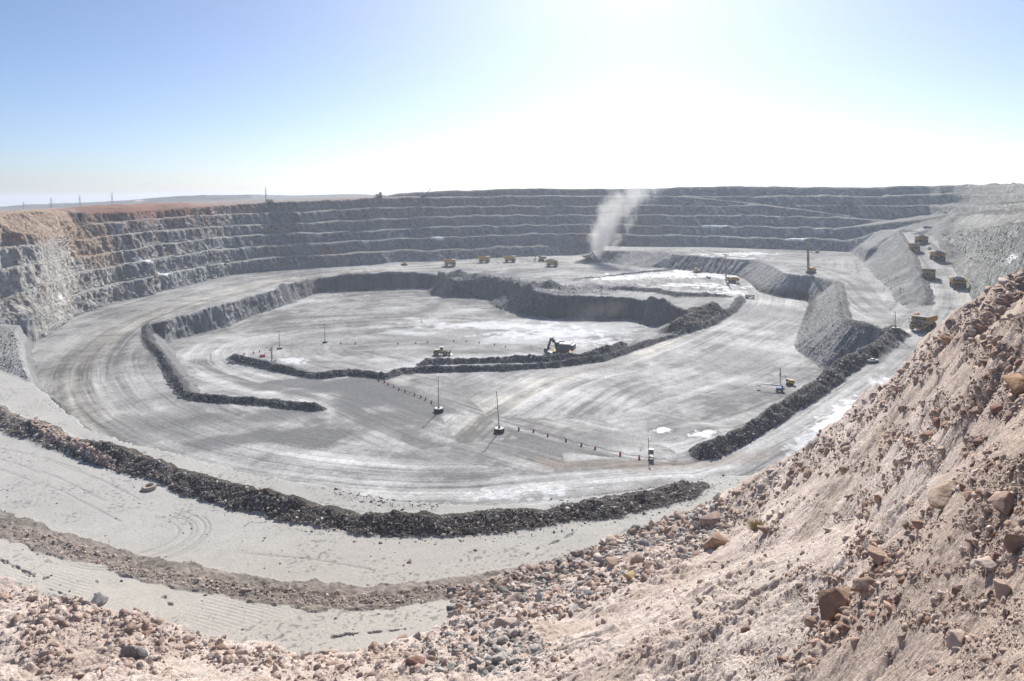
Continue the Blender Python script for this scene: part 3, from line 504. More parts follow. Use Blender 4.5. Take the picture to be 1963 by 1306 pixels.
# near slope: pink-tan dust, redder at the shoulder, stony streaks
hc = .505+.05*n1+.05*n2+.05*n3
redsh = ss(-22, -7, gz+4*blot2)
hl_c = mix(np.stack([hc*1.08, hc*.90, hc*.785], -1), np.stack([hc*.83, hc*.63, hc*.51], -1), .75*redsh)
hl_c = mix(hl_c, np.stack([hc*.80, hc*.63, hc*.52], -1), .65*ss(.25, .75, cl)*(1-.4*redsh))
hl_c = hl_c*(1+.16*fall*(1-cl)*(1-redsh))[..., None]
pale = ss(.1, .5, fbm(gx*.16, gy*.16, o=3, seed=151)); hl_c = mix(hl_c, np.stack([hc*1.17, hc*1.01, hc*.89], -1), .45*pale*(1-.6*redsh))
hl_c = hl_c*(1+.20*np.clip(tex, -1, 1))[..., None]
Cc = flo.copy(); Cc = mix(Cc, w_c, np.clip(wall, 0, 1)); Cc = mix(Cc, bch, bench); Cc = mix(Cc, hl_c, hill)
bcol = np.array([(0, 0, 0)]+[b['col'] for b in BERMS], np.float32)[GB]; gr = (1+.45*fbm(gx*1.1, gy*1.1, o=3, seed=161)+.25*vn(gx*.1, gy*.1, seed=162))[..., None]
rs = np.stack([np.ones_like(n1), .86+0*n1, .78+0*n1], -1)*ss(-150, -40, -GD)[..., None]; bcol = bcol*(1+(rs-1)*ss(210, 190, GD)[..., None]*.6)
Cc = np.where((GB > 0)[..., None], bcol*gr, Cc)
Cc = np.clip(Cc, .015, .92)
# ------------------------------------------------------------------ cut the sheet into the places and berms it shows
zone = np.full(GD.shape, 2, np.int8)
zone[road > .5] = 3; zone[(wall > .5)] = 4; zone[(behind > .5)] = 5; zone[(behind > .5) & (GD > 1900)] = 6; zone[bench > .5] = 1; zone[hill > .5] = 0
zone = np.where(GB > 0, 20+GB, zone)
Vx = np.stack([VX, VY, VZ], -1).astype(np.float32)
du = np.gradient(Vx, axis=0); dv = np.gradient(Vx, axis=1); NRM = np.cross(du, dv); NRM /= np.maximum(np.linalg.norm(NRM, axis=-1, keepdims=True), 1e-9)
fz = zone[:-1, :-1]
VF = Vx.reshape(-1, 3); NF = NRM.reshape(-1, 3); CF = Cc.reshape(-1, 3).astype(np.float32)
idx = np.arange(NQ*NR).reshape(NQ, NR)
quads = np.stack([idx[:-1, :-1], idx[1:, :-1], idx[1:, 1:], idx[:-1, 1:]], -1)
def mesh_np(name, V, Fq, n=4):
    me = bpy.data.meshes.new(name); me.vertices.add(len(V)); me.vertices.foreach_set('co', V.astype(np.float32).ravel())
    me.loops.add(Fq.size); me.loops.foreach_set('vertex_index', Fq.astype(np.int32).ravel()); me.polygons.add(len(Fq)); me.polygons.foreach_set('loop_start', np.arange(0, Fq.size, n, dtype=np.int32))
    me.update(calc_edges=True); return me
def sheet(name, fmask, matl, origin=False):
    Fq = quads[fmask]
    if not len(Fq): return None
    u, inv = np.unique(Fq, return_inverse=True); V = VF[u]; o3 = np.zeros(3, np.float32)
    if origin: o3 = np.array([V[:, 0].mean(), V[:, 1].mean(), V[:, 2].min()], np.float32)
    me = mesh_np(name, V-o3, inv.reshape(Fq.shape))
    at = me.color_attributes.new('tint', 'FLOAT_COLOR', 'POINT'); at.data.foreach_set('color', np.concatenate([CF[u], np.ones((len(u), 1), np.float32)], 1).ravel())
    me.polygons.foreach_set('use_smooth', np.ones(len(Fq), bool)); me.normals_split_custom_set_from_vertices(NF[u])
    me.materials.append(matl); ob = bpy.data.objects.new(name, me); COL.objects.link(ob); ob.location = o3; return ob
# ------------------------------------------------------------------ materials
def nt(name):
    m = bpy.data.materials.new(name); m.use_nodes = True; t = m.node_tree; return m, t, t.nodes['Principled BSDF']
def ground_mat(name, s1, s2, bump, dist_, var=.25, speck=()):
    m, t, b = nt(name); N, Lk = t.nodes, t.links
    at = N.new('ShaderNodeAttribute'); at.attribute_name = 'tint'; tc = N.new('ShaderNodeTexCoord')
    geo = N.new('ShaderNodeNewGeometry')
    n1 = N.new('ShaderNodeTexNoise'); n1.inputs['Scale'].default_value = s1; n1.inputs['Detail'].default_value = 7; n1.inputs['Roughness'].default_value = .65; Lk.new(geo.outputs['Position'], n1.inputs['Vector'])
    n2 = N.new('ShaderNodeTexNoise'); n2.inputs['Scale'].default_value = s2; n2.inputs['Detail'].default_value = 5; n2.inputs['Roughness'].default_value = .7; Lk.new(geo.outputs['Position'], n2.inputs['Vector'])
    mr = N.new('ShaderNodeMapRange'); mr.inputs['From Min'].default_value = .3; mr.inputs['From Max'].default_value = .7; mr.inputs['To Min'].default_value = 1-var; mr.inputs['To Max'].default_value = 1+var; Lk.new(n1.outputs['Fac'], mr.inputs['Value'])
    mx = N.new('ShaderNodeMix'); mx.data_type = 'RGBA'; mx.blend_type = 'MULTIPLY'; mx.inputs[0].default_value = 1; Lk.new(at.outputs['Color'], mx.inputs[6]); Lk.new(mr.outputs['Result'], mx.inputs[7])
    Lk.new(mx.outputs[2], b.inputs['Base Color'])
    ad = N.new('ShaderNodeMath'); ad.operation = 'ADD'; Lk.new(n1.outputs['Fac'], ad.inputs[0]); q2 = N.new('ShaderNodeMath'); q2.operation = 'MULTIPLY'; q2.inputs[1].default_value = min(1, 2.2*s1/s2); Lk.new(n2.outputs['Fac'], q2.inputs[0]); Lk.new(q2.outputs[0], ad.inputs[1]); last = mx.outputs[2]
    for sc_, am in speck:                               # gravel: one tone and one dome per grain
        vo = N.new('ShaderNodeTexVoronoi'); vo.inputs['Scale'].default_value = sc_; Lk.new(geo.outputs['Position'], vo.inputs['Vector'])
        sx_ = N.new('ShaderNodeSeparateColor'); Lk.new(vo.outputs['Color'], sx_.inputs[0]); r2 = N.new('ShaderNodeMapRange'); r2.inputs['To Min'].default_value = 1-am; r2.inputs['To Max'].default_value = 1+am*.8; Lk.new(sx_.outputs[0], r2.inputs['Value'])
        m2 = N.new('ShaderNodeMix'); m2.data_type = 'RGBA'; m2.blend_type = 'MULTIPLY'; m2.inputs[0].default_value = 1; Lk.new(last, m2.inputs[6]); Lk.new(r2.outputs['Result'], m2.inputs[7]); last = m2.outputs[2]; Lk.new(last, b.inputs['Base Color'])
        su = N.new('ShaderNodeMath'); su.operation = 'MULTIPLY_ADD'; su.inputs[1].default_value = -min(.75, 2.2/sc_); Lk.new(vo.outputs['Distance'], su.inputs[0]); Lk.new(ad.outputs['Value'], su.inputs[2]); ad = su
    bp = N.new('ShaderNodeBump'); bp.inputs['Strength'].default_value = bump; bp.inputs['Distance'].default_value = dist_; Lk.new(ad.outputs['Value'], bp.inputs['Height']); Lk.new(bp.outputs['Normal'], b.inputs['Normal'])
    b.inputs['Roughness'].default_value = .92; b.inputs['Specular IOR Level'].default_value = .25
    return m
M_HILL = ground_mat('dusty_stony_soil', 5., 22, 1., .10, .26, ((5., .16), (14., .22), (38., .22)))
M_BENCH = ground_mat('graded_earth', 2.2, 9, .6, .07, .13, ((4., .08), (11., .10)))
M_FLOOR = ground_mat('rolled_rock_dust', .8, 3.0, .6, .15, .22, ((1.6, .10),))
M_WALL = ground_mat('blasted_rock', .28, .9, .9, 1.1, .28, ((.45, .16),))
M_PLAIN = ground_mat('dry_plain', .05, .4, .5, 1.0, .25)
M_BERM = ground_mat('tipped_rock', 1.1, 3.2, 1., .5, .32, ((1.8, .3),))
GROUND = []
for z_, nm, mt in ((0, 'hillside', M_HILL), (1, 'bench_ground', M_BENCH), (2, 'pit_floor', M_FLOOR), (3, 'haul_road', M_FLOOR), (4, 'pit_terrain', M_WALL), (5, 'plain', M_PLAIN), (6, 'hills', M_PLAIN)):
    o = sheet(nm, fz == z_, mt)
    if o: tag(o, kind='structure'); GROUND.append(o)
for n_, b_ in enumerate(BERMS):
    o = sheet(b_['name'], fz == 21+n_, M_BENCH if b_['cat'] == 'windrow' else M_BERM, True)
    if o: tag(o, b_['label'], b_['cat'], kind='thing')
def pmat(name, col, rough=.5, metal=0., var=.12, scale=1.5, dust=.0, spec=.5, emit=None):
    m, t, b = nt(name); N, Lk = t.nodes, t.links
    tc = N.new('ShaderNodeTexCoord'); n1 = N.new('ShaderNodeTexNoise'); n1.inputs['Scale'].default_value = scale; n1.inputs['Detail'].default_value = 6; Lk.new(tc.outputs['Object'], n1.inputs['Vector'])
    cr = N.new('ShaderNodeValToRGB'); cr.color_ramp.elements[0].position = .35; cr.color_ramp.elements[1].position = .68
    cr.color_ramp.elements[0].color = [c*(1-var) for c in col]+[1]; d = (.36, .34, .31); cr.color_ramp.elements[1].color = [c*(1+var*.5)*(1-dust)+dd*dust for c, dd in zip(col, d)]+[1]
    Lk.new(n1.outputs['Fac'], cr.inputs['Fac']); Lk.new(cr.outputs['Color'], b.inputs['Base Color'])
    b.inputs['Roughness'].default_value = rough; b.inputs['Metallic'].default_value = metal; b.inputs['Specular IOR Level'].default_value = spec
    if emit: b.inputs['Emission Color'].default_value = (*col, 1); b.inputs['Emission Strength'].default_value = emit
    return m
# ------------------------------------------------------------------ mesh helpers
class MB:
    def __init__(s): s.bm = bmesh.new()
    def _x(s, g, M):
        bmesh.ops.transform(s.bm, matrix=M, verts=g['verts'])
    def box(s, c, d, r=(0, 0, 0), tx=1., ty=1.):
        g = bmesh.ops.create_cube(s.bm, size=1)
        for v in g['verts']:
            if v.co.z > 0: v.co.x *= tx; v.co.y *= ty
        s._x(g, Matrix.Translation(c) @ Euler(r).to_matrix().to_4x4() @ Matrix.Diagonal((*d, 1))); return s
    def bar(s, a, b, r, r2=None, n=8):
        a, b = Vector(a), Vector(b); d = b-a
        g = bmesh.ops.create_cone(s.bm, cap_ends=True, segments=n, radius1=r, radius2=r if r2 is None else r2, depth=d.length)
        s._x(g, Matrix.Translation((a+b)/2) @ d.to_track_quat('Z', 'Y').to_matrix().to_4x4()); return s
    def beam(s, a, b, w, h):
        a, b = Vector(a), Vector(b); d = b-a; g = bmesh.ops.create_cube(s.bm, size=1)
        s._x(g, Matrix.Translation((a+b)/2) @ d.to_track_quat('Z', 'Y').to_matrix().to_4x4() @ Matrix.Diagonal((w, h, d.length, 1))); return s
    def prism(s, prof, x0, x1):
        n = len(prof); A = [s.bm.verts.new((x0, y, z)) for y, z in prof]; B = [s.bm.verts.new((x1, y, z)) for y, z in prof]
        s.bm.faces.new(A); s.bm.faces.new(B[::-1])
        for i in range(n): s.bm.faces.new((A[i], B[i], B[(i+1) % n], A[(i+1) % n]))
        return s
    def lathe(s, prof, c, axis='X', n=24):
        c = Vector(c); R = []
        for k in range(n):
            a = 2*math.pi*k/n; row = []
            for h, r in prof:
                p = Vector((h, r*math.cos(a), r*math.sin(a))) if axis == 'X' else Vector((r*math.cos(a), r*math.sin(a), h)); row.append(s.bm.verts.new(c+p))
            R.append(row)
        m = len(prof)
        for k in range(n):
            for i in range(m-1): s.bm.faces.new((R[k][i], R[k][i+1], R[(k+1) % n][i+1], R[(k+1) % n][i]))
        return s
    def build(s, name, mt, parent=None, bev=.0, smooth=False):
        bmesh.ops.recalc_face_normals(s.bm, faces=s.bm.faces); me = bpy.data.meshes.new(name); s.bm.to_mesh(me); s.bm.free()
        if smooth:
            for p in me.polygons: p.use_smooth = True
        me.materials.append(mt); o = bpy.data.objects.new(name, me); COL.objects.link(o)
        if parent: o.parent = parent
        if bev:
            m = o.modifiers.new('bevel', 'BEVEL'); m.width = bev; m.segments = 2
        return o
def empty(name, loc=(0, 0, 0), rz=0., sc=1.):
    o = bpy.data.objects.new(name, None); o.empty_display_size = 1; COL.objects.link(o); o.location = loc; o.rotation_euler = (0, 0, rz); o.scale = (sc,)*3; return o
def dup(o, parent=None):
    c = o.copy(); COL.objects.link(c)
    if parent: c.parent = parent
    for ch in list(o.children): dup(ch, c)
    return c
def put(o, px, py, rz, sc=1., sink=.05, tilt=None, at=None):
    p = hit(px, py) if at is None else at; o.location = (p[0], p[1], p[2]-sink); o.rotation_euler = (tilt or 0, 0, rz-math.atan2(p[0], p[1])); o.scale = (sc,)*3; return o
YEL = pmat('yellow_paint', (.62, .35, .03), .42, dust=.14); YEL2 = pmat('worn_yellow_paint', (.33, .22, .05), .5, dust=.3); GLARE_DUST = pmat('glare_dusty_steel', (.70, .66, .58), .25, .0, dust=.3)  # truck canopy tops: sun glare painted as a pale base colour, with some dust
BLK = pmat('black_rubber', (.028, .028, .03), .75, dust=.18); DKS = pmat('dark_steel', (.07, .075, .074), .5, .3, dust=.12); GLS = pmat('dark_glass', (.02, .03, .04), .08, spec=.8)
WHP = pmat('white_paint', (.78, .78, .76), .3, dust=.1); GRS = pmat('grey_steel', (.30, .31, .32), .45, .5, dust=.2); RED = pmat('red_paint', (.50, .03, .025), .5, dust=.1); BLU = pmat('blue_paint', (.045, .12, .36), .4, dust=.2)
ROCKL = pmat('broken_ore', (.21, .215, .225), .9, scale=1.1, var=.4); CONC = pmat('concrete', (.62, .60, .56), .85, scale=2.); LAMP = pmat('lamp_glass', (.85, .85, .8), .2); AMB = pmat('amber_lamp', (1., .45, .08), .3, emit=1.6); TANR = pmat('dusty_tyre_rubber', (.40, .33, .26), .9, dust=.4)
TYRE_P = lambda w, r, ri: [(-w/2*.8, ri), (-w/2, ri*1.15), (-w/2, r*.86), (-w/2*.86, r*.97), (-w/2*.5, r), (w/2*.5, r), (w/2*.86, r*.97), (w/2, r*.86), (w/2, ri*1.15), (w/2*.8, ri)]
def wheel(root, x, y, z, r, w, rimcol, side):
    t = MB().lathe(TYRE_P(w, r, r*.52), (x, y, z), n=28).build('wheel', BLK, root, smooth=True)
    MB().lathe([(-w*.3, .01), (-w*.3, r*.53), (w*.3, r*.53), (w*.3, .01)], (x, y, z), n=20).lathe([(side*w*.3, .01), (side*w*.3, r*.3), (side*w*.52, r*.26), (side*w*.52, .01)], (x, y, z), n=14).build('rim', rimcol, t)
# ------------------------------------------------------------------ haul truck (front towards +Y)
def haul_truck():
    R = empty('haul_truck')
    MB().box((-1.1, .3, 2.1), (.7, 11.2, 1.)).box((1.1, .3, 2.1), (.7, 11.2, 1.)).box((0, -3.3, 1.8), (4.6, 1.5, 1.3)).box((0, 4., 1.75), (4.2, 1., .9)).box((0, -6., 2.2), (2.8, .5, .8)).bar((-1.6, 1.5, 2.2), (-1.6, -1.2, 3.9), .22).bar((1.6, 1.5, 2.2), (1.6, -1.2, 3.9), .22).build('chassis', DKS, R, .05)
    MB().box((0, 5.1, 3.), (3.7, 2.7, 2.5)).box((-2.9, 5.3, 2.9), (1.7, 1.6, .35)).box((2.9, 5.3, 2.9), (1.7, 1.6, .35)).box((-3.1, 4.3, 3.95), (1.9, 3.4, .3)).box((3.1, 4.3, 3.95), (1.9, 3.4, .3)).build('engine_hood', YEL, R, .06)
    g = MB().box((0, 6.47, 3.1), (3.1, .06, 2.1))
    for k in range(7): g.box((0, 6.53, 2.25+k*.28), (3., .06, .1))
    g.build('grille', DKS, R)
    MB().box((0, 6.5, 1.55), (6.6, .5, .55)).box((-2.9, 6.4, 1.2), (.5, .4, .7)).box((2.9, 6.4, 1.2), (.5, .4, .7)).build('bumper', YEL2, R, .06)
    MB().box((0, 4.6, 4.22), (7.9, 3.7, .14)).build('deck', GRS, R)
    c = MB().box((-2.25, 4.5, 5.35), (2.3, 2.4, 2.1), tx=.95, ty=.93).build('cab', YEL, R, .06)
    MB().box((-2.25, 5.66, 5.6), (1.9, .08, 1.05)).box((-3.36, 4.5, 5.6), (.07, 1.7, 1.)).box((-1.14, 4.6, 5.6), (.07, 1.5, 1.)).build('window', GLS, c)
    MB().box((2.2, 4.4, 5.), (2.1, 1.9, 1.4)).box((.2, 4., 4.9), (1.4, 1.2, 1.1)).build('control_cabinet', YEL2, R, .05)
    h = MB()
    for x in (-3.85, 3.85): h.bar((x, 2.9, 5.3), (x, 6.35, 5.3), .05, n=5).bar((x, 2.9, 4.8), (x, 6.35, 4.8), .04, n=5); [h.bar((x, y, 4.25), (x, y, 5.3), .05, n=5) for y in (2.9, 4., 5.2, 6.35)]
    h.bar((-3.85, 6.35, 5.3), (3.85, 6.35, 5.3), .05, n=5).bar((-3.85, 6.35, 4.8), (3.85, 6.35, 4.8), .04, n=5); [h.bar((x, 6.35, 4.25), (x, 6.35, 5.3), .05, n=5) for x in (-2.5, -1.2, 0, 1.2, 2.5)]
    h.build('handrail', WHP, R)
    l = MB().beam((-.9, 6.6, 4.2), (1.5, 6.75, 1.3), .12, .3).beam((-.9, 7.1, 4.2), (1.5, 7.2, 1.3), .12, .3)
    for k in range(9): t = k/8; l.box((-.9+2.4*t, 6.9, 4.15-2.8*t), (.5, .5, .06))
    l.build('ladder', YEL2, R)
    for x in (-2.7, 2.7): MB().box((x, 6.72, 2.55), (.75, .1, .35)).build('headlight', LAMP, R)
    for x in (-3.95, 3.95): MB().box((x, 5.9, 5.5), (.3, .1, .7)).bar((x*.97, 5.9, 4.6), (x, 5.9, 5.3), .05, n=5).build('mirror', DKS, R)
    MB().lathe([(-1.3, .01), (-1.3, .62), (1.3, .62), (1.3, .01)], (3.1, .6, 2.2), 'Z', 18).build('fuel_tank', YEL2, R)
    # body: open tray with canopy
    b = MB(); P0 = [(3., 3.5), (3., 6.75), (-6.5, 6.45), (-6.9, 4.75), (-1.5, 3.55)]
    for x in (-3.9, 3.72): b.prism(P0, x, x+.18)
    b.prism([(3., 3.3), (3., 3.6), (-1.5, 3.6), (-6.9, 4.8), (-6.9, 4.5), (-1.5, 3.3)], -3.72, 3.72).prism([(2.85, 3.6), (3.1, 3.6), (3.1, 6.8), (2.85, 6.8)], -3.72, 3.72)
    for y in (2.2, .9, -.4, -1.7, -3., -4.3, -5.6):
        for x in (-4.02, 4.02): b.box((x, y, 5.1+(.25 if y < -2 else 0)), (.24, .28, 2.9-(.5 if y < -2 else 0)))
    for x in (-3.95, 3.95): b.beam((x, 3., 6.75), (x, -6.5, 6.45), .36, .28)
    bd = b.build('dump_body', YEL, R, .03)
    MB().prism([(2.95, 6.62), (6.75, 6.92), (6.75, 7.08), (2.95, 6.82)], -3.95, 3.95).box((0, 6.7, 7.02), (7.9, .2, .3)).build('canopy', GLARE_DUST, bd)
    for x, s in ((-3.3, -1), (3.3, 1)): wheel(R, x, 4.05, 1.78, 1.78, 1.25, YEL2, s)
    for x, s in ((-3.35, -1), (-1.95, 1), (1.95, -1), (3.35, 1)): wheel(R, x, -3.3, 1.78, 1.78, 1.2, YEL2, s)
    for x in (-1.6, 1.6): MB().box((x, -6.3, 2.5), (.5, .12, .3)).build('tail_light', RED, R)
    return R
truck = haul_truck()
TR = [(1770, 632, math.pi-.32, 1.02, 'nearest yellow haul truck, empty, driving down the ramp past the mast', 0),
      (1780.5, 533, math.pi-.02, .93, 'empty yellow haul truck descending mid ramp beside the grey berm', 0),
      (1752.5, 481, math.pi+.12, .9, 'empty yellow haul truck coming down the top of the ramp', 0),
      (1836.5, 552, .16, .93, 'haul truck heaped with grey ore climbing nearest the right rock wall', 1),
      (1797.5, 499, .30, .94, 'ore laden haul truck climbing the ramp, middle one of three', 1),
      (1766.5, 467, .25, .96, 'ore laden haul truck cresting the top of the ramp', 1),
      (862, 509.5, -math.pi/2+.05, 1.02, 'far dark haul truck at the tail of the line below the rock pile', 0),
      (927.5, 503.5, -math.pi/2+.05, 1.03, 'far haul truck in the middle of the line below the rock pile', 0),
      (977, 502.5, -math.pi/2+.08, 1.03, 'far haul truck at the head of the line, beside the excavator', 0),
      (1058, 510.5, -math.pi/2-.15, 1.03, 'far haul truck apart from the line, in front of the digging excavator', 1)]
def load_mesh():
    me = bpy.data.meshes.new('rock_load'); bm = bmesh.new(); n = 22
    V = [[None]*(n+1) for _ in range(n+1)]
    for i in range(n+1):
        for j in range(n+1):
            x, y = -1+2*i/n, -1+2*j/n; hgt = 1.9*max(0, 1-.75*x*x-.75*y*y)**.8+.42*random.uniform(-1, 1)*(abs(x) < .98 and abs(y) < .98); V[i][j] = bm.verts.new((x*3.6, -1.6+y*4.3, 5.6+hgt))
    for i in range(n):
        for j in range(n): bm.faces.new((V[i][j], V[i+1][j], V[i+1][j+1], V[i][j+1]))
    bm.to_mesh(me); bm.free(); me.materials.append(ROCKL); return me
LM = load_mesh()
for i, (x, y, rz, sc, lb, ld) in enumerate(TR):
    o = truck if i == 0 else dup(truck); put(o, x, y, rz, sc); tag(o, lb, 'haul truck', 'haul trucks at work in the pit')
    if ld:
        q = bpy.data.objects.new('rock_load', LM); COL.objects.link(q); q.location = o.location; q.rotation_euler = o.rotation_euler; q.scale = o.scale
        tag(q, {3: 'heap of grey ore in the truck nearest the right rock wall', 4: 'heap of grey ore in the middle truck climbing the ramp', 5: 'heap of ore in the truck cresting the ramp top', 9: 'rock heap in the far truck apart from the line'}[i], 'load', 'ore heaped in the haul trucks')
# ------------------------------------------------------------------ tracked machines
def tracks(R, w, l, h, gap, y0=0.):
    for x in (-gap/2, gap/2):
        pr = [(y0-l/2, h*.5), (y0-l/2+h*.2, h*.12), (y0-l/2+h*.5, 0), (y0+l/2-h*.5, 0), (y0+l/2-h*.2, h*.12), (y0+l/2, h*.5), (y0+l/2-h*.2, h*.88), (y0+l/2-h*.5, h), (y0-l/2+h*.5, h), (y0-l/2+h*.2, h*.88)]
        t = MB().prism(pr, x-w/2, x+w/2).build('crawler_track', BLK, R)
        r = MB(); n = max(4, int(l/h*1.2))
        for k in range(n): r.bar((x-w*.55, y0-l/2+h*.5+(l-h)*k/(n-1), h*.45), (x+w*.55, y0-l/2+h*.5+(l-h)*k/(n-1), h*.45), h*.26, n=10)
        r.build('roller', DKS, t)
def lattice(m, x, y, z0, z1, w, d, r, n):
    for dx in (-w/2, w/2):
        for dy in (-d/2, d/2): m.beam((x+dx, y+dy, z0), (x+dx, y+dy, z1), r*2, r*2)
    for k in range(n):
        a, b = z0+(z1-z0)*k/n, z0+(z1-z0)*(k+1)/n
        for dy in (-d/2, d/2): m.beam((x-w/2, y+dy, a), (x+w/2, y+dy, b), r, r); m.beam((x-w/2, y+dy, b), (x+w/2, y+dy, b), r, r)
        for dx in (-w/2, w/2): m.beam((x+dx, y-d/2, b), (x+dx, y+d/2, a), r, r)
    return m
def blast_drill():                                      # mast at the left end, house to the right (+X)
    R = empty('drill_rig')
    tracks(R, 1.1, 7., 1.6, 4.2)
    for c in list(R.children): c.rotation_euler = (0, 0, math.pi/2); c.location = (5.5, 0, 0)
    MB().box((5.4, 0, 2.1), (11.5, 4.4, .6)).box((10.2, 0, 2.8), (2.2, 4.6, 1.)).build('deck', DKS, R, .05)
    MB().box((7.2, 0, 3.7), (5.2, 3.4, 2.7)).box((10.3, .2, 3.6), (1.9, 2.6, 1.6)).box((4., 1.1, 3.2), (1.6, 1.5, 1.6)).build('engine_house', YEL, R, .06)
    c = MB().box((1.9, -1.4, 3.8), (2., 1.8, 2.5)).build('cab', YEL2, R, .05); MB().box((1.9, -2.31, 4.2), (1.6, .06, 1.2)).box((2.92, -1.4, 4.2), (.06, 1.4, 1.2)).build('window', GLS, c)
    m = lattice(MB(), 0, 0, 1.2, 24.5, 1.35, 1.2, .13, 18); ms = m.build('mast', YEL2, R)
    MB().box((0, 0, 24.9), (1.9, 1.5, .7)).box((0, 0, 12.), (1.0, .8, 3.2)).build('rotary_head', DKS, ms); MB().bar((0, 0, .2), (0, 0, 22.), .17).bar((.35, .3, 3), (.35, .3, 21), .12).build('drill_pipe', GRS, ms)
    MB().beam((.6, .9, 9.), (5., 1.2, 2.6), .22, .22).beam((.6, -.9, 9.), (5., -1.2, 2.6), .22, .22).build('mast_brace', YEL2, R)
    for x in (.2, 10.4): MB().bar((x, 2., 2.), (x, 2., .1), .2).bar((x, -2., 2.), (x, -2., .1), .2).lathe([(0, .01), (0, .6), (.15, .6), (.15, .01)], (x, 2., 0), 'Z', 12).lathe([(0, .01), (0, .6), (.15, .6), (.15, .01)], (x, -2., 0), 'Z', 12).build('jack', GRS, R)
    h = MB()
    for y in (-2.2, 2.2): h.bar((3, y, 3.4), (11, y, 3.4), .05, n=5); [h.bar((x, y, 2.4), (x, y, 3.4), .05, n=5) for x in (3, 5, 7, 9, 11)]
    h.build('handrail', YEL2, R); return R
d0 = blast_drill(); put(d0, 1391.5, 541, 0.05, 1.02); tag(d0, 'yellow blast drill with a tall lattice mast on the snowy hole pattern', 'drill rig', 'blast drills with tall masts')
d1 = dup(d0); put(d1, 1549.5, 525, 1.2, 1.0); tag(d1, 'yellow blast drill with the tallest mast on the upper grey platform', 'drill rig', 'blast drills with tall masts')
d2 = dup(d0); put(d2, 509.5, 388.5, .0, .72); tag(d2, 'distant blast drill whose mast stands against the sky on the pit rim', 'drill rig', 'blast drills with tall masts')
def excavator(name, dark, k):                            # digs towards -X
    R = empty(name); body = DKS if dark else YEL2
    tracks(R, 1.3, 7.5, 2.0, 5.2)
    for c in list(R.children): c.rotation_euler = (0, 0, math.pi/2)
    MB().lathe([(1.6, .01), (1.6, 1.6), (2.7, 1.6), (2.7, .01)], (0, 0, 0), 'Z', 18).build('slew_ring', DKS, R)
    MB().box((1.3, 0, 4.2), (7.4, 5.4, 2.9)).box((5.4, 0, 4.), (1.8, 5., 2.4)).box((-.5, 1.9, 5.6), (2.6, 1.4, 1.2)).build('upper_house', body, R, .08)
    MB().box((1.6, .4, 5.72), (5.6, 4.2, .14)).box((5.4, 0, 5.28), (1.7, 4.8, .12)).build('roof_panel', WHP if dark else GLARE_DUST, R)
    c = MB().box((-1.7, -1.9, 5.), (2., 1.7, 2.8)).build('cab', body, R, .06); MB().box((-2.73, -1.9, 5.4), (.06, 1.4, 1.5)).box((-1.7, -2.77, 5.4), (1.6, .06, 1.4)).build('window', GLS, c)
    b = MB().beam((-1.6, .3, 4.), (-5.2, .3, k[0]), 1.1, 1.3).bar((-2.2, .9, 3.6), (-4.2, .9, k[0]-.6), .25).bar((-2.2, -.3, 3.6), (-4.2, -.3, k[0]-.6), .25).build('boom', body, R, .05)
    MB().beam((-5.2, .3, k[0]+.4), (k[1], .3, k[2]), .9, 1.).bar((-4., .3, k[0]+.9), (k[1]*.6-2, .3, (k[0]+k[2])/2+.8), .2).build('stick', body, R, .05)
    x, z = k[1], k[2]
    q = MB().prism([(-1.3, 1.6), (1.2, 1.4), (1.5, .1), (.6, -1.), (-1.7, -1.2), (-2.2, -.6), (.2, -.5), (.5, .2), (-1.2, .9)], -1.6, 1.6); q = q.build('bucket', DKS, R); q.rotation_euler = (0, 0, -math.pi/2 if k[3] else math.pi/2); q.location = (x, .3, z-.6)
    h = MB()
    for y in (-2.6, 2.6): h.bar((-1, y, 6.6), (5.2, y, 6.6), .05, n=5); [h.bar((v, y, 5.6), (v, y, 6.6), .05, n=5) for v in (-1, 1, 3, 5)]
    h.build('handrail', GRS, R); return R
SHV = excavator('hydraulic_shovel', True, (7.3, -7.2, 1.9, 0)); put(SHV, 1076, 688, -.28, 1.28, at=P(1077, 680, -98)); tag(SHV, 'big dark hydraulic shovel with orange lamps, bucket down on the lower floor', 'shovel')
for x, z in ((-2.7, 2.6), (4.8, 2.4)): MB().box((x, -2.8, z), (.5, .25, .9)).build('work_lamp', AMB, SHV)
EX = excavator('excavator', False, (8.6, -7.6, 1.6, 0)); put(EX, 1037.5, 500.5, .0, .98); tag(EX, 'excavator with a bent arm at the foot of the rock pile, behind a truck', 'excavator', 'excavators digging the far rock pile')
EX2 = dup(EX); put(EX2, 1128, 498, math.pi+.2, .95); tag(EX2, 'excavator half hidden in the white dust plume', 'excavator', 'excavators digging the far rock pile')
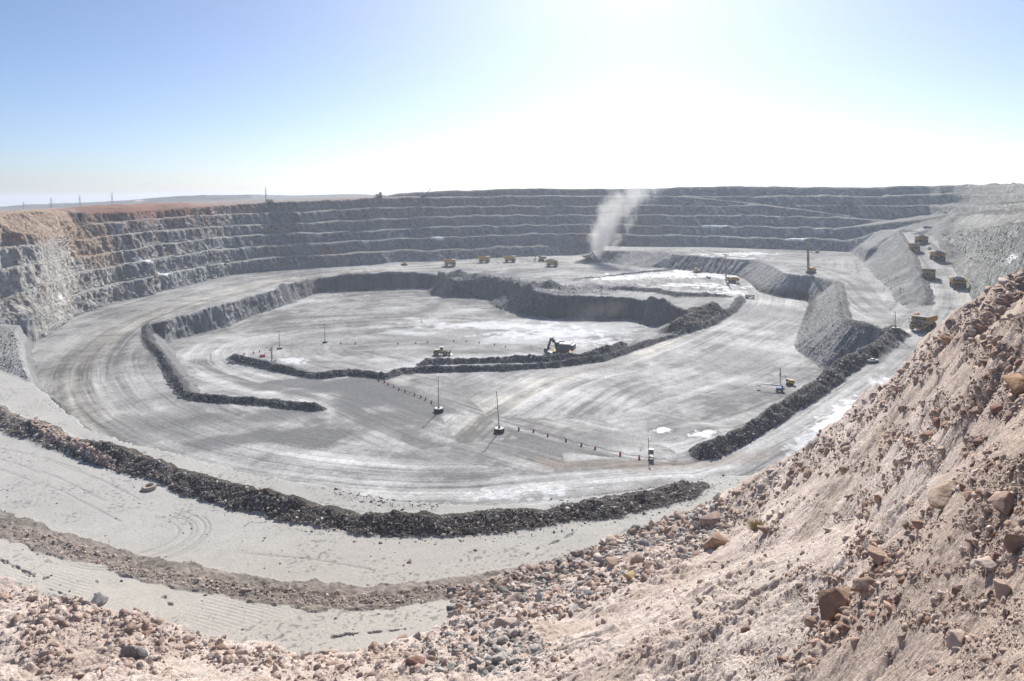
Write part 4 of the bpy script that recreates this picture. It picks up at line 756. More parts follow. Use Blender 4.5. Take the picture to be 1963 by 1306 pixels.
def rope_shovel():                                       # boom up towards +X
    R = empty('rope_shovel'); tracks(R, 1.4, 8., 2., 5.4)
    for c in list(R.children): c.rotation_euler = (0, 0, math.pi/2)
    MB().box((-2.4, 0, 4.9), (9., 6.4, 4.6)).box((-2.6, 0, 7.6), (6.5, 5., .9)).box((-6.2, 0, 4.), (1.6, 5.6, 2.6)).build('machine_house', GRS, R, .08)
    c = MB().box((2.6, -2.2, 6.2), (1.9, 1.8, 2.6)).build('cab', WHP, R, .05); MB().box((3.57, -2.2, 6.6), (.06, 1.5, 1.3)).build('window', GLS, c)
    MB().beam((1.8, -1., 3.2), (12.8, -.5, 14.2), .8, .9).beam((1.8, 1., 3.2), (12.8, .5, 14.2), .8, .9).beam((5, -.8, 6.4), (5, .8, 6.4), .4, .4).lathe([(-.4, .01), (-.4, 1.1), (.4, 1.1), (.4, .01)], (12.9, 0, 14.5), 'Z', 14).build('boom', DKS, R)
    MB().beam((-1.5, 1.2, 7.4), (-.6, .6, 12.5), .4, .4).beam((-1.5, -1.2, 7.4), (-.6, -.6, 12.5), .4, .4).beam((-3.4, 0, 7.6), (-.6, 0, 12.5), .3, .3).bar((-.6, .4, 12.5), (12.6, .4, 14.6), .08, n=5).bar((-.6, -.4, 12.5), (12.6, -.4, 14.6), .08, n=5).build('gantry', DKS, R)
    MB().beam((4.2, 0, 8.8), (9.8, 0, 3.4), .7, .9).build('dipper_stick', DKS, R); MB().box((10.4, 0, 2.6), (2.6, 3., 2.6), (0, .4, 0), tx=.9).build('dipper', DKS, R); return R
o = rope_shovel(); put(o, 812, 378, .05, .78); tag(o, 'grey rope shovel on the far rim with its boom raised to the sky', 'shovel')
def dozer():                                             # blade towards +X
    R = empty('bulldozer'); tracks(R, .8, 4.6, 1.5, 2.8)
    for c in list(R.children): c.rotation_euler = (0, 0, math.pi/2)
    MB().box((1., 0, 2.), (3.2, 1.6, 1.3)).box((-1., 0, 1.8), (2.2, 2., 1.2)).build('hood', YEL, R, .05)
    c = MB().box((-.8, 0, 3.1), (1.7, 1.8, 1.5), tx=.9).build('cab', YEL2, R, .05); MB().box((.03, 0, 3.2), (.06, 1.4, .9)).box((-.8, -.9, 3.2), (1.2, .07, .9)).build('window', GLS, c); MB().box((-.8, 0, 3.95), (2., 2.1, .14)).build('roof', WHP, c)
    q = MB().prism([(3.1, .1), (3.35, .1), (3.2, .8), (3.45, 1.7), (3.2, 1.7), (2.95, .8)], -2.3, 2.3).build('blade', DKS, R); q.rotation_euler = (0, 0, -math.pi/2)
    MB().beam((.6, -1.9, .9), (3.1, -1.9, .7), .3, .4).beam((.6, 1.9, .9), (3.1, 1.9, .7), .3, .4).build('push_arm', YEL2, R); MB().box((-3., 0, 1.3), (1.6, .5, .5)).box((-3.6, 0, .8), (.3, .4, 1.5)).build('ripper', DKS, R); return R
z0 = dozer(); put(z0, 775.5, 509, 2.6, 1.05); tag(z0, 'small bulldozer raising dust at the start of the far truck road', 'bulldozer', 'bulldozers on the far benches')
z1 = dup(z0); put(z1, 1336, 523, .6, 1.2); tag(z1, 'small dark bulldozer among the blast holes below the tall slope', 'bulldozer', 'bulldozers on the far benches')
z2 = dup(z0); put(z2, 727, 379.5, math.pi, 1.9); tag(z2, 'large pale bulldozer on the far rim beside the rope shovel', 'bulldozer', 'bulldozers on the far benches')
def loader():                                            # bucket towards +X
    R = empty('wheel_loader')
    MB().box((-2.2, 0, 2.6), (4.4, 2.9, 1.9)).box((-4.6, 0, 2.2), (.8, 3.2, 1.2)).build('engine_house', YEL2, R, .08); MB().box((-2.4, 0, 3.62), (3.9, 2.6, .14)).build('hood_top', GLARE_DUST, R)
    MB().box((1.9, 0, 1.9), (3.2, 1.7, 1.2)).box((0, 0, 1.6), (1.6, 1.3, 1.)).build('front_frame', DKS, R, .05)
    c = MB().box((.2, 0, 4.), (2., 2.1, 2.3), tx=.92).build('cab', YEL, R, .06); MB().box((1.17, 0, 4.3), (.06, 1.7, 1.2)).box((.2, -1.06, 4.3), (1.5, .06, 1.2)).build('window', GLS, c); MB().box((.2, 0, 5.25), (2.4, 2.5, .16)).build('roof', WHP, c)
    MB().beam((1.6, -.9, 3.2), (5., -.9, 1.5), .4, .7).beam((1.6, .9, 3.2), (5., .9, 1.5), .4, .7).bar((1.8, 0, 2.6), (4.2, 0, 2.6), .2).build('lift_arm', YEL2, R)
    q = MB().prism([(4.7, 1.), (5.1, .2), (6.9, .1), (7.1, .35), (5.6, .6), (5.3, 1.9), (6.4, 3.1), (6.1, 3.3), (4.9, 2.4)], -2.5, 2.5).build('bucket', DKS, R); q.rotation_euler = (0, 0, -math.pi/2)
    for x in (-3., 2.6):
        for y, s in ((-1.75, -1), (1.75, 1)):
            t = MB().lathe(TYRE_P(1.2, 1.55, .8), (0, 0, 0), n=24).build('wheel', BLK, R, smooth=True); t.location = (x, y, 1.55); t.rotation_euler = (0, 0, math.pi/2); MB().lathe([(-.35, .01), (-.35, .82), (.35, .82), (.35, .01)], (0, 0, 0), n=16).build('rim', YEL2, t)
    return R
o = loader(); put(o, 846, 681, -.12, .98); tag(o, 'yellow wheel loader with a white cab roof alone on the lower floor', 'wheel loader')
# ------------------------------------------------------------------ small machines by the ramp
def boom_lift():
    R = empty('boom_lift'); MB().box((0, 0, .85), (3., 1.8, .5)).build('chassis', DKS, R, .05)
    for x in (-1.1, 1.1):
        for y in (-1., 1.): t = MB().lathe(TYRE_P(.45, .55, .3), (0, 0, 0), n=18).build('wheel', BLK, R, smooth=True); t.location = (x, y, .55); t.rotation_euler = (0, 0, math.pi/2)
    MB().box((.3, 0, 1.5), (3.2, 2., .9)).box((1.6, 0, 1.7), (.7, 1.8, 1.2)).build('turret', BLU, R, .1); MB().box((.1, -.95, 1.75), (1.6, .25, .5)).build('engine_cover', WHP, R, .05)
    MB().beam((1.5, 0, 2.6), (-3.6, 0, 2.75), .42, .5).beam((1.2, 0, 1.9), (1.5, 0, 2.6), .4, .5).build('boom', BLU, R, .03); MB().beam((-3.4, 0, 2.75), (-7.4, 0, 2.8), .28, .34).beam((-7.3, 0, 2.8), (-8.4, 0, 1.4), .2, .22).build('boom_extension', GRS, R)
    b = MB().box((-9.1, 0, .75), (1.2, 2., .1))
    for x in (-9.65, -8.55):
        for y in (-.95, .95): b.bar((x, y, .75), (x, y, 1.9), .05, n=5)
    for z in (1.35, 1.9): b.bar((-9.65, -.95, z), (-9.65, .95, z), .05, n=5).bar((-8.55, -.95, z), (-8.55, .95, z), .05, n=5).bar((-9.65, -.95, z), (-8.55, -.95, z), .05, n=5).bar((-9.65, .95, z), (-8.55, .95, z), .05, n=5)
    b.build('basket', DKS, R); return R
o = boom_lift(); put(o, 1494, 750.5, -.06, .95); tag(o, 'blue boom lift with its arm stretched level above the pale floor', 'boom lift')
def surface_drill():
    R = empty('crawler_drill'); tracks(R, .5, 3.4, .9, 2.)
    for c in list(R.children): c.rotation_euler = (0, 0, math.pi/2)
    MB().box((.4, 0, 1.7), (3.4, 1.9, 1.2)).box((.8, 0, 2.4), (2.2, 1.6, .4)).build('engine_house', YEL, R, .12); MB().box((2.05, 0, 1.8), (.3, 1.8, 1.1)).build('radiator', DKS, R)
    c = MB().box((-1., -.4, 2.1), (1.1, 1.2, 1.7)).build('cab', WHP, R, .05); MB().box((-1.57, -.4, 2.4), (.05, 1., .9)).box((-1., -1.02, 2.4), (.8, .05, .9)).build('window', GLS, c)
    MB().beam((-1., .5, 1.8), (-2.2, .4, 4.1), .3, .35).beam((-2.2, .4, 4.1), (-3.9, .2, 3.), .28, .32).build('boom', YEL2, R); m = lattice(MB(), -4.2, .1, .2, 7.4, .45, .4, .06, 10).box((-4.2, .1, 4.6), (.6, .5, 1.2)); m.build('mast', DKS, R); return R
sd0 = surface_drill(); put(sd0, 1514, 738, -.15, .95); tag(sd0, 'small yellow crawler drill with a folded boom behind the blue lift', 'drill rig', 'small crawler drills')
sd1 = dup(sd0); put(sd1, 1566, 485, .1, 1.2); tag(sd1, 'tiny crawler drill near the foot of the far wall on the upper platform', 'drill rig', 'small crawler drills')
def test_drill():
    R = empty('core_drill'); MB().box((.6, 0, .55), (3.4, 1.6, .35)).box((1.3, 0, 1.2), (1.5, 1.3, 1.)).build('skid', WHP, R, .05); lattice(MB(), -.6, 0, .4, 9.4, .5, .5, .07, 12).box((-.6, 0, 6.), (.6, .6, 1.)).build('mast', YEL2, R); MB().beam((-.4, 0, 5.), (1.6, 0, .8), .12, .12).build('brace', YEL2, R)
    MB().bar((-.6, 0, .1), (-.6, 0, 8.6), .09).build('drill_rod', GRS, R); return R
o = test_drill(); put(o, 523, 694.5, .2, .92); tag(o, 'thin yellow drilling mast on a white skid at the tip of the lower floor', 'drill rig')
b = MB().box((0, 0, 1.), (3., 1.6, 1.3)).box((0, 0, .25), (3.3, 1.8, .25)).box((-.9, 0, 1.75), (.8, 1., .3)).bar((1.3, 0, 1.6), (1.3, 0, 2.4), .1); o = b.build('generator', RED, None, .06); put(o, 503, 685, .4, .9); tag(o, 'small red generator beside the thin drilling mast', 'generator')
# ------------------------------------------------------------------ light vehicles
def pickup():
    R = empty('pickup_truck')
    MB().box((0, .0, .85), (1.85, 5.2, .62)).box((0, 1.75, 1.2), (1.75, 1.55, .18)).box((0, -1.75, 1.2), (1.8, 1.7, .22)).build('body', WHP, R, .09)
    c = MB().box((0, .1, 1.5), (1.65, 2.1, .72), tx=.86, ty=.72).build('cabin', WHP, R, .06); MB().box((0, .98, 1.5), (1.4, .06, .46), (.5, 0, 0)).box((.78, .1, 1.52), (.05, 1.5, .42)).box((-.78, .1, 1.52), (.05, 1.5, .42)).box((0, -.82, 1.5), (1.3, .06, .42), (-.5, 0, 0)).build('window', GLS, c)
    MB().box((0, -1.75, 1.32), (1.5, 1.5, .05)).build('cargo_bed', DKS, R)
    for x in (-.85, .85):
        for y in (-1.6, 1.6): t = MB().lathe(TYRE_P(.28, .4, .22), (x, y, .4), n=18).build('wheel', BLK, R, smooth=True); MB().lathe([(-.1, .01), (-.1, .23), (.1, .23), (.1, .01)], (x, y, .4), n=12).build('rim', GRS, t)
    for x in (-.65, .65): MB().box((x, 2.6, .95), (.4, .06, .2)).build('headlight', LAMP, R)
    MB().box((0, 2.6, .6), (1.8, .12, .25)).build('bumper', DKS, R); return R
pk = pickup(); put(pk, 1673, 694.5, -.95, .86); tag(pk, 'white pickup driving on the ramp beside the dark berm', 'pickup', 'light vehicles in the pit')
p2 = dup(pk); put(p2, 1781, 478, .2, 1.05); tag(p2, 'tiny white pickup between the laden trucks on the upper ramp', 'pickup', 'light vehicles in the pit')
def service_truck(body, tank):
    R = empty('service_truck'); MB().box((0, 0, .95), (2.2, 7.6, .4)).build('chassis', DKS, R)
    c = MB().box((0, 2.9, 2.), (2.4, 1.8, 1.9), ty=.85).build('cab', WHP, R, .1); MB().box((0, 3.72, 2.3), (2., .08, .8), (.16, 0, 0)).box((1.21, 2.95, 2.3), (.05, 1.1, .7)).box((-1.21, 2.95, 2.3), (.05, 1.1, .7)).build('window', GLS, c)
    MB().box((0, -.9, 2.), (2.45, 5.2, 1.6)).build('box_body', body, R, .08); MB().box((0, -.9, 2.92), (2.3, 4.9, .3), ty=.95, tx=.8).build('hopper_top', tank, R, .05)
    for x in (-1., 1.):
        for y in (-2.6, -1.4, 2.7): MB().lathe(TYRE_P(.4, .55, .3), (x, y, .55), n=18).build('wheel', BLK, R, smooth=True)
    return R
o = service_truck(WHP, RED); put(o, 1437, 571.5, -1.45, 1.0); tag(o, 'white explosives truck with a red top near the blast hole pattern', 'truck')
o = service_truck(BLU, WHP); put(o, 1778, 439, -1.4, .95); tag(o, 'blue service truck parked inside the switchback at the ramp top', 'truck')
o = service_truck(WHP, GRS); put(o, 1358, 534, .5, .8); tag(o, 'boxy white truck standing among the blast holes by the tall mast', 'truck')
# ------------------------------------------------------------------ lighting masts in tyre bases
def light_mast(hgt, br, lean=0.):
    R = empty('lighting_mast'); bh = br*.82
    t = MB().lathe([(0, br*.5), (0, br*.93), (bh*.12, br), (bh*.88, br), (bh, br*.93), (bh, br*.5)], (0, 0, 0), 'Z', 30).build('tyre_base', BLK, R, smooth=True); MB().lathe([(bh*.5, br*.52), (bh*1.005, br*.88), (bh*1.02, .01)], (0, 0, 0), 'Z', 28).build('concrete_fill', CONC, t)
    dx = lean*hgt; MB().bar((0, 0, bh*.9), (-dx, 0, hgt), .21, .14, 10).build('pole', GRS, R); MB().lathe([(bh, .01), (bh, .5), (bh+.7, .28), (bh+.7, .01)], (0, 0, 0), 'Z', 12).build('pole_socket', DKS, R)
    MB().box((-dx-.2, 0, hgt), (1.1, .5, .25), (0, .25, 0)).build('lamp_head', LAMP, R); MB().bar((-dx-.75, 0, hgt-.3), (-.45-dx*.2, 0, bh+.8), .03, n=5).bar((-dx-.75, 0, hgt-.3), (-dx, 0, hgt), .03, n=5).build('cable', DKS, R); return R
for x, y, h_, br, le, lb in ((841, 789.5, 14.7, 2.0, 0., 'lighting mast in a tyre base at the end of the red marker string'), (957, 828.5, 15.5, 1.95, .055, 'lighting mast in a tyre base, leaning, nearest to the pit edge'),
                             (623, 657.5, 13.5, 1.6, 0., 'lighting mast in a tyre base in the middle of the lower floor'), (536, 669.5, 12.5, 1.6, .02, 'lighting mast in a tyre base close to the thin drilling mast'), (1716.5, 633.5, 8.6, 1.7, 0., 'short lighting mast at the top of the dark berm by the nearest truck')):
    o = light_mast(h_, br, le); put(o, x, y, 0.); tag(o, lb, 'lighting mast', 'lighting masts set in old tyres')
o = MB().bar((0, 0, 0), (0, 0, 4.6), .09, n=6).bar((0, 0, 4.4), (.8, 0, 4.4), .06, n=5).lathe([(0, .01), (0, .7), (.5, .6), (.5, .01)], (0, 0, 0), 'Z', 12).build('sign_post', DKS); put(o, 808, 617.5, 0); tag(o, 'thin dark post on the lower floor before the long dark face', 'post')
# lamp pole with cabinet
R = empty('lamp_pole'); MB().bar((0, 0, 0), (0, 0, 7.4), .12, .09).build('pole', DKS, R)
for z in (7.1, 6.4): MB().box((.35, 0, z), (.5, .35, .35)).build('floodlight', LAMP, R)
MB().box((.9, 0, 2.6), (1.5, 1., 1.5)).build('cabinet', pmat('brown_cabinet', (.16, .10, .09), .6), R, .04); MB().box((.9, 0, 3.4), (1.7, 1.2, .1)).build('cabinet_roof', WHP, R); MB().box((.7, 0, .9), (2., 1.1, .3)).bar((.3, -.4, 0), (.3, -.4, 1.9), .08).bar((1.5, -.4, 0), (1.5, -.4, 1.9), .08).build('stand', DKS, R)
put(R, 1243.5, 880, 0, .98); tag(R, 'dark pole with two floodlights and a brown cabinet by the marker cable', 'lamp pole')
for x, y, lb in ((1228.5, 864.5, 'short dark post left of the floodlight pole'), (1253.5, 861.5, 'short dark post behind the floodlight pole'), (1246, 881.5, 'dark stub post at the foot of the floodlight pole')):
    o = MB().bar((0, 0, 0), (0, 0, .9), .11, .07).bar((0, 0, .0), (0, 0, .06), .2).build('post', DKS); put(o, x, y, 0, 1.); tag(o, lb, 'post', 'short posts by the floodlight pole')
# red marker drums and the cables they carry
def marker(sc):
    R = empty('cable_stand'); MB().lathe([(0, .01), (0, .34), (.08, .36), (.5, .33), (.55, .36), (1., .33), (1.02, .01)], (0, 0, 0), 'Z', 14).build('drum', RED, R); MB().bar((0, 0, 1.), (0, 0, 1.35), .07, n=6).build('hook', DKS, R); return R
mk = marker(1); first = True
SA = [(725.5, 731.5), (737, 734), (744, 738.5), (755, 743.5), (765, 748.3), (776.6, 752.3), (794.7, 758.5), (806.5, 763), (815.6, 767.5), (827, 773.2)]
SB = [(994.7, 825), (1022.6, 829), (1050, 837), (1085, 846), (1114.5, 854.5), (1141, 861), (1189, 872.5), (1225.5, 879.5)]
SC_ = [(653, 659.3), (681, 659.6), (763, 660.3), (797, 659.2), (820, 657.6), (870, 655.2), (894, 655.6), (918.5, 658.6), (948, 662.3), (969, 666.3), (517.6, 673), (497.7, 676), (486, 678), (468, 680.5)]
def mark(lst, lb, gr, s=1.):
    global first
    for x, y in lst:
        o = mk if first else dup(mk); first = False; put(o, x, y, 0, s); tag(o, lb, 'cable stand', gr)
mark(SA, 'red drum in the string of markers running up to the first lighting mast', 'red markers beside the sloping road')
mark(SB, 'red drum in the string of markers between the leaning mast and floodlight pole', 'red markers along the near cable')
mark(SC_[:10], 'tiny red marker in the row across the lower floor', 'red markers on the lower floor', 1.15); mark(SC_[10:], 'tiny red marker near the thin drilling mast', 'red markers by the drilling mast', 1.1)
def cable(pxs, lift, label, r=.07):
    pts = [Vector(hit(*p)) for p in pxs]; m = MB(); prev = None
    for a, b in zip(pts[:-1], pts[1:]):
        for k in range(6):
            t = k/6; p = a.lerp(b, t); p.x += .25*math.sin(p.y*.9+p.x); p.z = p.z+lift*(1-.5*math.sin(math.pi*t))
            if prev: m.bar(prev, p, r, n=5)
            prev = p
    m.bar(prev, pts[-1]+Vector((0, 0, lift)), r, n=5); o = m.build('cable', DKS); tag(o, label, 'cable'); return o
cable(SA+[(841, 786)], 1.2, 'black cable carried by the red markers up to the first lighting mast')
cable([(970, 823)]+SB+[(1246, 881), (1275, 886), (1300, 889)], 1.1, 'black cable carried by the red markers past the floodlight pole')
# the lone tyre, pylons, rim shed
T = empty('mining_tyre'); MB().lathe([(0, .92), (0, 1.45), (.14, 1.66), (.95, 1.66), (1.1, 1.45), (1.1, .92), (.75, .84), (.3, .84), (0, .92)], (0, 0, 0), 'Z', 40).build('tread', TANR, T, smooth=True)
kk = MB()
for a in range(30): kk.box((1.66*math.cos(a*.2094), 1.66*math.sin(a*.2094), .55), (.07, .16, .8), (0, 0, a*.2094))
kk.build('lug', TANR, T); put(T, 286, 938.5, 0, 1.0); T.rotation_euler = (.06, -.08, .4); tag(T, 'big pale dusty mining tyre lying flat on the bench by the dark berm', 'tyre')
def pylon():
    R = empty('power_pylon'); m = MB()
    for sx_ in (-1, 1):
        for sy_ in (-1, 1): m.beam((2.6*sx_, 2.6*sy_, 0), (.5*sx_, .5*sy_, 24), .34, .34).beam((.5*sx_, .5*sy_, 24), (.15*sx_, .15*sy_, 33), .28, .28)
    for k in range(6):
        a, b = k/6, (k+1)/6; wa, wb = 2.6-2.1*a, 2.6-2.1*b
        for sy_ in (-1, 1): m.beam((-wa, sy_*wa, 24*a), (wb, sy_*wb, 24*b), .2, .2).beam((wa, sy_*wa, 24*a), (-wb, sy_*wb, 24*b), .2, .2)
    m.build('tower', GRS, R); c = MB()
    for z, w_ in ((22, 5.5), (26, 4.5), (30, 3.5)): c.beam((-w_, 0, z), (w_, 0, z), .3, .3).beam((-w_, 0, z), (0, 0, z+1.4), .2, .2).beam((w_, 0, z), (0, 0, z+1.4), .2, .2)
    c.build('crossarm', GRS, R); return R
py = pylon()
for i, (x, yb, yt, lb) in enumerate(((45, 402, 386, 'lattice pylon on the plain at the far end of the row by the sky edge'), (98, 399, 378, 'second lattice pylon from the outer end, behind the tan slope'), (153, 396, 374, 'lattice pylon above the dark slump in the rim'), (215, 391, 368, 'lattice pylon closest to the blowing dust on the plain'))):
    o = py if i == 0 else dup(py); D = 1250.; g = PD(x, yb, D); o.location = g; o.scale = ((yb-yt)/F*D/33,)*3; o.rotation_euler = (0, 0, .3); tag(o, lb, 'pylon', 'power pylons on the plain')
R = empty('site_shed'); MB().box((0, 0, 1.5), (5.5, 3., 3.)).build('wall', WHP, R); MB().box((0, 0, 3.1), (5.9, 3.4, .25)).build('roof', GRS, R); MB().box((-1, -1.53, 1.2), (.9, .05, 2.)).build('door', DKS, R); put(R, 1254, 372, 0, 1.1); tag(R, 'small white shed high on the far rim above the dust plume', 'shed')
# ------------------------------------------------------------------ the dusty air over the pit
def box_mesh(name, lo, hi):
    me = bpy.data.meshes.new(name); bm = bmesh.new(); bmesh.ops.create_cube(bm, size=1)
    for v in bm.verts: v.co = Vector([l+(h-l)*(c+.5) for l, h, c in zip(lo, hi, v.co)])
    bm.to_mesh(me); bm.free(); return me
hz = bpy.data.objects.new('haze', box_mesh('haze', (-12000, -60, -175), (12000, 9000, 45))); COL.objects.link(hz); tag(hz, kind='stuff')
m = bpy.data.materials.new('dusty_air'); m.use_nodes = True; t = m.node_tree; t.nodes.remove(t.nodes['Principled BSDF'])
pv = t.nodes.new('ShaderNodeVolumePrincipled'); pv.inputs['Color'].default_value = (.80, .88, 1, 1); pv.inputs['Density'].default_value = HAZE; pv.inputs['Anisotropy'].default_value = .35
t.links.new(pv.outputs['Volume'], t.nodes['Material Output'].inputs['Volume']); hz.data.materials.append(m)
# ------------------------------------------------------------------ loose stone
def gz_at(D, a):
    i = int(np.clip(np.searchsorted(TC, a), 0, NQ-1)); j = int(np.clip(np.searchsorted(GD[i], D), 0, NR-1)); return float(VZ[i, j]), int(GB[i, j])
def rock_mesh(n, seed, rough=0.):                        # a block split along random fracture planes
    r = np.random.default_rng(seed); bm = bmesh.new(); bmesh.ops.create_cube(bm, size=2)
    bmesh.ops.transform(bm, matrix=Euler(r.random(3)*6.28).to_matrix().to_4x4(), verts=bm.verts)
    for k in range(n):
        d = r.normal(size=3); d /= np.linalg.norm(d); g = bmesh.ops.bisect_plane(bm, geom=bm.verts[:]+bm.edges[:]+bm.faces[:], plane_co=Vector(d*(.48+.42*r.random())), plane_no=Vector(d), clear_outer=True)
        ed = [e for e in g['geom_cut'] if isinstance(e, bmesh.types.BMEdge)]
        if ed: bmesh.ops.contextual_create(bm, geom=ed)
    sc = np.array([1.15, .72+.35*r.random(), .55+.35*r.random()])
    for v in bm.verts: v.co = Vector(v.co[k]*sc[k] for k in range(3))
    bmesh.ops.remove_doubles(bm, verts=bm.verts, dist=.02); bmesh.ops.triangulate(bm, faces=bm.faces[:])
    if rough:
        bmesh.ops.subdivide_edges(bm, edges=bm.edges[:], cuts=3, use_grid_fill=True); bmesh.ops.triangulate(bm, faces=bm.faces[:])
        Q3 = np.array([x.co[:] for x in bm.verts]); d = vn(Q3[:, 0]*2.2+seed, Q3[:, 1]*2.2, Q3[:, 2]*2.2, seed)*.6+np.floor(2.5*vn(Q3[:, 0]*1.5+seed, Q3[:, 1]*1.5, Q3[:, 2]*3.2, seed+1))*.4+.35*vn(Q3[:, 0]*6, Q3[:, 1]*6, Q3[:, 2]*6, seed)
        for x, q in zip(bm.verts, d): x.co *= 1+rough*float(q)
    bmesh.ops.recalc_face_normals(bm, faces=bm.faces)
    V = np.array([x.co[:] for x in bm.verts], np.float32); bm.verts.index_update(); Fc = np.array([[x.index for x in f.verts] for f in bm.faces], np.int32); bm.free(); return V, Fc
PROTO = [rock_mesh(5+k % 4, 100+k) for k in range(12)]
PROTO_B = [rock_mesh(9+k % 4*2, 200+k, .055) for k in range(9)]
m, t, b = nt('stone'); N, Lk = t.nodes, t.links
at = N.new('ShaderNodeAttribute'); at.attribute_name = 'tint'; oi = N.new('ShaderNodeObjectInfo'); geo = N.new('ShaderNodeNewGeometry')
n1 = N.new('ShaderNodeTexNoise'); n1.inputs['Scale'].default_value = 2.4; n1.inputs['Detail'].default_value = 7; Lk.new(geo.outputs['Position'], n1.inputs['Vector'])
mr = N.new('ShaderNodeMapRange'); mr.inputs['From Min'].default_value = .3; mr.inputs['From Max'].default_value = .7; mr.inputs['To Min'].default_value = .72; mr.inputs['To Max'].default_value = 1.2; Lk.new(n1.outputs['Fac'], mr.inputs['Value'])
mx = N.new('ShaderNodeMix'); mx.data_type = 'RGBA'; mx.blend_type = 'MULTIPLY'; mx.inputs[0].default_value = 1; Lk.new(at.outputs['Color'], mx.inputs[6]); Lk.new(mr.outputs['Result'], mx.inputs[7]); Lk.new(mx.outputs[2], b.inputs['Base Color'])
bp = N.new('ShaderNodeBump'); bp.inputs['Strength'].default_value = .8; bp.inputs['Distance'].default_value = .16; Lk.new(n1.outputs['Fac'], bp.inputs['Height']); Lk.new(bp.outputs['Normal'], b.inputs['Normal']); b.inputs['Roughness'].default_value = .9; b.inputs['Specular IOR Level'].default_value = .2
M_STONE = m
PAL = {'pink': [(.40, .295, .235), (.34, .235, .18), (.46, .36, .30), (.27, .18, .14), (.36, .30, .27)], 'soil': [(.44, .345, .285), (.40, .305, .245), (.36, .265, .205), (.47, .375, .31), (.33, .235, .185)], 'red': [(.30, .185, .135), (.36, .235, .17), (.24, .135, .095), (.42, .30, .23), (.34, .25, .20)],
       'grey': [(.20, .19, .18), (.30, .285, .27), (.14, .13, .125), (.38, .36, .34), (.24, .20, .18)], 'dark': [(.20, .165, .148), (.15, .125, .112), (.26, .225, .205), (.36, .325, .30), (.50, .465, .44)], 'blue2': [(.16, .162, .165), (.2, .2, .2), (.24, .24, .24), (.3, .3, .3)], 'blue': [(.13, .135, .14), (.2, .205, .21), (.3, .305, .31), (.085, .088, .092)]}
ROCKS = []                                               # pos, radius, colour, zone, projected px
def add_rock(px, py, rp, pal, zone, jz=.25, rmax=9., need=None):
    p = hit(px, py); D = p[1]
    if D > 1100: return
    z, gb = gz_at(D, p[0]/D)
    if need is not None and (gb > 0) != need: return
    r = min(rp*D/F, rmax); c = PAL[pal][int(RNG.integers(len(PAL[pal])))]; c = tuple(.82*v+.18*sum(c)/3 for v in c); k = (1. if pal in ('dark', 'blue', 'blue2') else 1.14)*(.85+.3*RNG.random())
    ROCKS.append((p[0], D, z-jz*r, r, tuple(x*k for x in c), zone, r*F/D))
def inpoly(poly, n):
    P2 = np.array(poly, float); lo, hi = P2.min(0), P2.max(0); out = []
    while len(out) < n:
        q = lo+(hi-lo)*RNG.random((n*2, 2)); x, y = q[:, 0], q[:, 1]; c = np.zeros(len(q), bool); j = len(P2)-1
        for i in range(len(P2)):
            a, b = P2[i], P2[j]; c ^= ((a[1] > y) != (b[1] > y)) & (x < (b[0]-a[0])*(y-a[1])/(b[1]-a[1]+1e-9)+a[0]); j = i
        out += list(map(tuple, q[c]))
    return out[:n]
def scatter(poly, n, r0, al, rmx, pal, zone, clump=0., jz=.25, need=None):
    for x, y in inpoly(poly, n):
        if clump and float(vn(np.float32(x*.017), np.float32(y*.03), seed=9)+.5*vn(np.float32(x*.05), np.float32(y*.08), seed=19)) < clump*1.2-.6+.5*RNG.random()-.25: continue
        add_rock(x, y, min(r0*RNG.random()**(-1/al), rmx), pal, zone, jz, need=need)
def band(line, h0, h1, n, *a, **k):
    L2 = np.array(line, float); s = np.concatenate([[0], np.cumsum(np.hypot(*np.diff(L2, axis=0).T))])
    pts = []
    for u, v in RNG.random((n, 2)): pts.append((np.interp(u*s[-1], s, L2[:, 0]), np.interp(u*s[-1], s, L2[:, 1])+h0+(h1-h0)*v))
    r0, al, rmx, pal, zone = a
    for x, y in pts: add_rock(x, y, min(r0*RNG.random()**(-1/al), rmx), pal, zone, k.get('jz', .25), need=k.get('need'))
